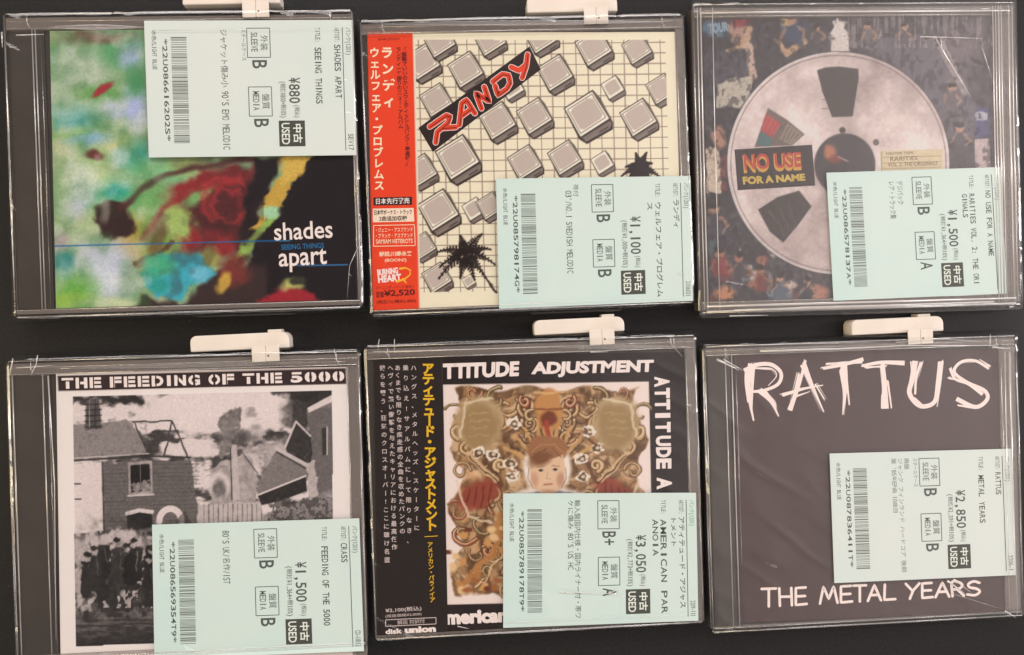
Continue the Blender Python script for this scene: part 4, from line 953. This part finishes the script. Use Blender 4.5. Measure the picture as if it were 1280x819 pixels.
film(root, fr, dm, [([(20, 460), (66, 457)], .25), ([(66, 461), (432, 452)], -.8), ([(60, 470), (68, 600), (70, 800)], .3), ([(47, 444), (45, 456), (38, 470)], .3), ([(418, 436), (420, 450)], .22), ([(192, 816), (452, 806)], .14), ([(16, 448), (12, 470)], .3)])

# ---------------------------------------------------------------- lower middle: brown ornament with black strip
B5 = [(466, 446), (857, 440), (863, 778), (472, 795)]
root, fr, dm, bk = make_case('CD case with a brown ornamental cover and a black strip of yellow lettering', RECT[5], B5, paint_ornament, False, ())
S = Sheet(fr, 8.66)
S.fat('TTITUDE', ((554, 474), (648, 470), (649, 452), (554, 455)), WHITE, .035); S.fat('ADJUSTMENT', ((664, 472), (816, 469), (817, 450), (666, 453)), WHITE, .035)
S.build('lettering', bk); S = Sheet(fr, 8.66)
for i, c in enumerate('ATTITUDE'):
    y0 = 471 + 14.2 * i + (3 if i > 4 else 0); y1 = y0 + (9 if c == 'I' else 13); x = 818 + .022 * (y0 - 470)
    S.fit(c, ((x, y0 + (3 if c == 'I' else 0)), (x, y1), (x + 19, y1 - .4), (x + 19, y0 - .4 + (3 if c == 'I' else 0))), WHITE, .05)
S.fit('A', ((821, 597), (821, 612), (840, 611.6), (840, 596.6)), WHITE, .05)
S.build('lettering', bk); S = Sheet(fr, 8.66)
S.fat('merican', ((558, 781), (634, 777.5), (634, 761.5), (557, 764)), WHITE, .04)
S.build('lettering', bk)
st = printed_sheet('paper_strip', fr, [(466, 446), (553, 444), (560, 791), (472, 796)], 8.82, .12, paint_strip_black, root, .5)
S = Sheet(fr, 8.86); YE = ink((236, 190, 40))
S.vtext('アティテュード・アジャストメント', 535, 461, 539.5, 657, 15.5, YE, .04); S.stroke([(531, 671), (547, 670)], .9, YE); S.vtext('アメリカン・パラノイア', 537.5, 681, 540.5, 750, 7.4, YE, .02)
COL = [('ハングス、メタルヘッズ、スケーターに', 517, 460, 521, 660), ('乗り込え!サアルバムにして限りなき、', 507, 460, 512, 676), ('あくまでも限りなき疾走感の全曲を収めたパンクの', 497, 460, 503, 664), ('ヘヴィで熱い衝撃を与えたキャリアにおける最高傑作', 488, 460, 493, 684), ('彼らを襲う、狂気のクロスオーバー!ここに聴け名盤', 478, 460, 484, 700)]
for t_, x0, y0, x1, y1 in COL: S.vtext(t_, x0, y0, x1, y1, 7.4, OFFW, .012)
S.line('¥2,100(税込)', 482, 767, 527, 764, 6.5, OFFW, .012); S.line('(税抜価格¥2,000)', 482, 773, 527, 770, 4.6, OFFW); S.frame([(482, 783), (545, 780), (545, 772), (482, 775)], .9, OFFW); S.line('解説 対訳付', 497, 781, 531, 779, 5.5, OFFW)
S.line('disk', 482, 793, 503, 792, 6.5, WHITE, .04); S.line('union', 506, 792, 545, 790, 8, WHITE, .06); S.build('lettering', st)
price_label(root, fr, [(629, 617), (870, 616), (873, 776), (629, 785)], dict(code='2209-111', green=True, artist='アティテュード・アジャス', al=.72, artist2=('トメント', .24), title='AMERICAN PAR', tl=.74, title2=('ANOIA', .29), price='¥3,050', ps=.32, tax='(税抜¥2,773+税10%)', g1='B+', g2='A',
    notes=[('輸入盤国内仕様・国内ライナー付・帯ワ', .05, .95, .60, .632), ("ケに傷み 80'S US HC", .05, .58, .636, .666)], num='*22U085789178T9*'), M_LABEL)
film(root, fr, dm, [([(466, 440), (680, 434)], .22), ([(680, 434), (860, 433)], -.9), ([(474, 424), (472, 440)], .2), ([(493, 424), (493, 440)], .22), ([(838, 421), (839, 430), (853, 446)], .25), ([(700, 740), (778, 743)], .22), ([(858, 506), (864, 507)], .4), ([(572, 783), (586, 786)], .3), ([(632, 778), (872, 768)], .12), ([(738, 440), (760, 440)], .3), ([(760, 742), (774, 737)], .28)], [(850, 500, 16, 1.3), (845, 580, 14, 1.2), (520, 770, 16, .8), (700, 745, 18, .8)])

# ---------------------------------------------------------------- lower right: plain dark cover
B6 = [(916, 441), (1247, 436), (1256, 766), (926, 779)]
root, fr, dm, bk = make_case('CD case with a plain dark cover and large scratchy white brush lettering', RECT[6], B6, paint_dark, True, (884, 912, 920, 925))
S = Sheet(fr, 8.66); PK = ink((255, 240, 236)); zz = lambda L: [(840 + x / 2.909, 390 + y / 2.909) for x, y in L]
BR = [([(288, 188), (278, 250), (284, 330), (297, 396)], 7, 2), ([(270, 205), (268, 260), (276, 330)], 3, 1.5), ([(296, 200), (292, 280), (290, 360)], 4, 1.5), ([(262, 214), (310, 192), (362, 192), (396, 222), (386, 262), (332, 286), (278, 290)], 5, 3.4), ([(300, 205), (360, 206), (380, 232), (350, 268)], 2, 1),
      ([(318, 284), (360, 325), (388, 380)], 7, 1.6), ([(340, 290), (372, 330), (378, 350)], 3, 1),
      ([(486, 176), (466, 250), (428, 358)], 2.4, 6.5), ([(478, 190), (512, 275), (552, 364)], 6.5, 1.6), ([(400, 302), (470, 282), (550, 266)], 4, 1.2), ([(440, 312), (500, 290)], 2, 1), ([(462, 225), (436, 330)], 3, 2), ([(520, 262), (556, 318)], 2, .8),
      ([(548, 206), (620, 192), (696, 172)], 3.2, 5), ([(560, 188), (640, 184), (692, 184)], 1.6, 2.6), ([(624, 190), (630, 270), (621, 374)], 8, 1.6), ([(634, 240), (645, 338)], 3, 1.8), ([(612, 210), (622, 280), (624, 320)], 2.4, 1.4),
      ([(690, 196), (760, 184), (846, 186)], 3, 6), ([(700, 202), (780, 196)], 1.4, 2), ([(766, 190), (772, 260), (776, 352)], 4.4, 8.6), ([(784, 250), (798, 350)], 1.8, 1.6), ([(764, 300), (762, 352)], 2, 1),
      ([(884, 178), (872, 250), (864, 298), (902, 342), (954, 328), (966, 260), (974, 180)], 6, 4.5), ([(868, 180), (870, 215)], 1.6, .8), ([(906, 182), (888, 240), (884, 300)], 3.4, 2.6), ([(984, 178), (976, 260), (964, 345)], 2.6, 1.2), ([(880, 316), (920, 346), (960, 322)], 4, 3),
      ([(1152, 206), (1104, 178), (1052, 182), (1026, 218), (1072, 256), (1136, 286), (1146, 318), (1104, 346), (1034, 316)], 3, 5.6), ([(1158, 198), (1118, 172)], 2, 1), ([(1010, 205), (1030, 244), (1078, 262), (1130, 300)], 2.6, 4.6), ([(1004, 240), (1040, 248)], 1.6, 1), ([(1040, 340), (1100, 348), (1138, 330)], 1.6, 2.4)]
R_ = random.Random(2)
for pts, w0, w1 in BR:
    P_ = zz(pts); S.stroke(P_, w0 * 1.1, PK, w1, curve=True, cap=False)
    for k in range(3):
        o = R_.uniform(-.5, .5) * w0; j = R_.uniform(-1.5, 1.5)
        S.stroke([(x + o + j, y + R_.uniform(-2, 2)) for x, y in P_[:2 + k % 2]], 1.0, PK, .3, dz=.008, cap=False)
ST = {'T': [[(0, 1), (1, 1)], [(.5, 1), (.5, 0)]], 'H': [[(0, 1), (.05, 0)], [(.95, 1), (1, 0)], [(.05, .52), (.95, .5)]], 'E': [[(.9, 1), (.05, .98), (.05, 0), (1, .03)], [(.05, .5), (.85, .5)]],
      'M': [[(0, 0), (.2, 1), (.5, .25), (.78, 1), (1, 0)]], 'A': [[(0, 0), (.5, 1), (1, 0)], [(.2, .36), (.8, .36)]], 'L': [[(.05, 1), (0, .02), (1, .03)]], 'Y': [[(0, 1), (.5, .5), (1, 1)], [(.52, .5), (.3, 0)]],
      'R': [[(.05, 0), (0, 1), (.6, .96), (.85, .75), (.6, .52), (.05, .48)], [(.4, .5), (1, 0)]], 'S': [[(.95, .88), (.5, 1), (.08, .82), (.2, .58), (.75, .45), (.98, .22), (.6, 0), (0, .08)]]}
for c, x0, x1 in (('T', 326, 378), ('H', 390, 436), ('E', 448, 490), ('M', 538, 602), ('E', 612, 655), ('T', 660, 706), ('A', 712, 760), ('L', 772, 812), ('Y', 850, 900), ('E', 908, 948), ('A', 958, 1008), ('R', 1018, 1062), ('S', 1074, 1120)):
    for s_ in ST[c]:
        P_ = []
        for x, y in s_:
            X = x0 + (x1 - x0) * x; yb = 578 - (X - 326) * .055; yt = 513 - (X - 326) * .036
            P_.append((840 + X / 2.909, 560 + (yb + (yt - yb) * y) / 2.909))
        S.stroke(P_, 3.3, PK, curve=c in 'SR' and len(s_) > 3)
S.build('lettering', bk)
price_label(root, fr, [(1037, 567), (1264, 561), (1270, 719), (1043, 729)], dict(code='2206-1', artist='RATTUS', al=.18, title='METAL YEARS', tl=.38, price='¥2,850', ps=.31, tax='(税抜¥2,591+税10%)', g1='B', g2='B',
    notes=[('スチールケース', .05, .28, .52, .545), ('廃盤', .05, .14, .565, .592), ('ジャンク フィンランド ハードコア 後期', .05, .94, .60, .628), ("盤 '85年EP曲 10曲目", .05, .48, .636, .662)], num='*22U087836411T*'), M_LABELB)
film(root, fr, dm, [([(896, 449), (924, 463)], .55), ([(904, 449), (930, 464)], .3), ([(1184, 726), (1206, 742)], .5), ([(1192, 724), (1214, 741)], .35), ([(1256, 764), (1270, 772)], .4), ([(950, 439), (1050, 436), (1130, 432), (1245, 432)], .55), ([(1262, 440), (1266, 600), (1272, 770)], .5), ([(1256, 440), (1262, 760)], .3), ([(900, 432), (1100, 428)], .2), ([(1238, 418), (1237, 438)], .25), ([(1120, 428), (1180, 424), (1236, 427)], .2), ([(1240, 434), (1262, 436)], .5), ([(1190, 742), (1260, 764)], .1)], [(940, 580, 32, .9), (905, 520, 18, 1.0), (1240, 745, 14, 1.0), (980, 690, 24, .7)])

# ================================================================== white hanging clips gripping the upper edges
def clip(label, x0, x1, ytop, ybot, tx0, tx1, ty, tilt):
    cxp = (x0 + x1) / 2
    ox, oy = unproj(cxp, ybot, 8.5)
    root = bpy.data.objects.new('hanging_clip', None); C.objects.link(root); root.location = (ox * MM, oy * MM, 0); root.rotation_euler = (0, 0, tilt)
    root.empty_display_size = .01; root['label'] = label; root['category'] = 'clip'; root['group'] = 'white clips on the upper edges of the cases'
    fr = Frame(ox, oy, tilt); L_ = lambda x, y, z: fr.loc(x, y, z)
    a, b = L_(x0, ybot, 8.5), L_(x1, ybot, 8.5); h = L_(cxp, ytop, 8.5)[1]
    m = MB(); m.box(a[0], .15, 0.0, b[0], h, 8.5, M_CLIP, rc=(.5, .5, 3.2, 2.6), bev=.5, seg=4); m.build('plate', root)
    t0, t1 = L_(tx0, ybot, 10.5)[0], L_(tx1, ybot, 10.5)[0]; te = L_(tx0, ty, 10.5)[1]; mid = (t0 + t1) / 2
    m = MB(); m.box(t0, te, 10.16, mid - .05, 1.6, 10.62, M_CLIP, r=.3, bev=.15); m.box(mid + .05, te, 10.16, t1, 1.6, 10.72, M_CLIP, r=.3, bev=.2)
    m.box(t0 + .3, .3, 8.5, t1 - .3, 1.6, 10.14, M_CLIP, r=.3, bev=.1); tg = m.build('tongue', root)
    m = MB(); m.box(mid + .6, te + 2.0, 10.70, mid + 1.5, te + 2.9, 10.76, ink((120, 92, 80)), r=.4, bev=.02); m.build('rivet', tg)
    m = MB(); m.box(t0 - .1, te + .1, 10.60, t0 + .25, .8, 10.74, M_CLIP, r=.1, bev=.05); m.build('rib', tg)
    m = MB(); m.box(mid + .6, h - .3, 2.0, t1 + .8, h + 1.2, 7.8, M_CLIP, r=.4, bev=.3); m.build('nub', root)
clip('white clip above the blurred green cover, cut by the top of the photo', 228, 350, -14, 5.5, 303, 336, 22, .012)
clip('white clip above the cream grid cover, cut by the top of the photo', 659, 772, -6, 15.5, 730, 760, 30, .012)
clip('white clip on the black gap above the stencil title band, nearest the left edge', 238, 362, 417.5, 438, 315, 349, 453, .02)
clip('white clip between the cream grid case and the brown ornamental case', 668, 781, 398, 417, 737, 768, 432, .02)
clip('white clip between the disc case and the dark brush-lettered case', 1065, 1180, 397.5, 417, 1135, 1166, 431, .02)
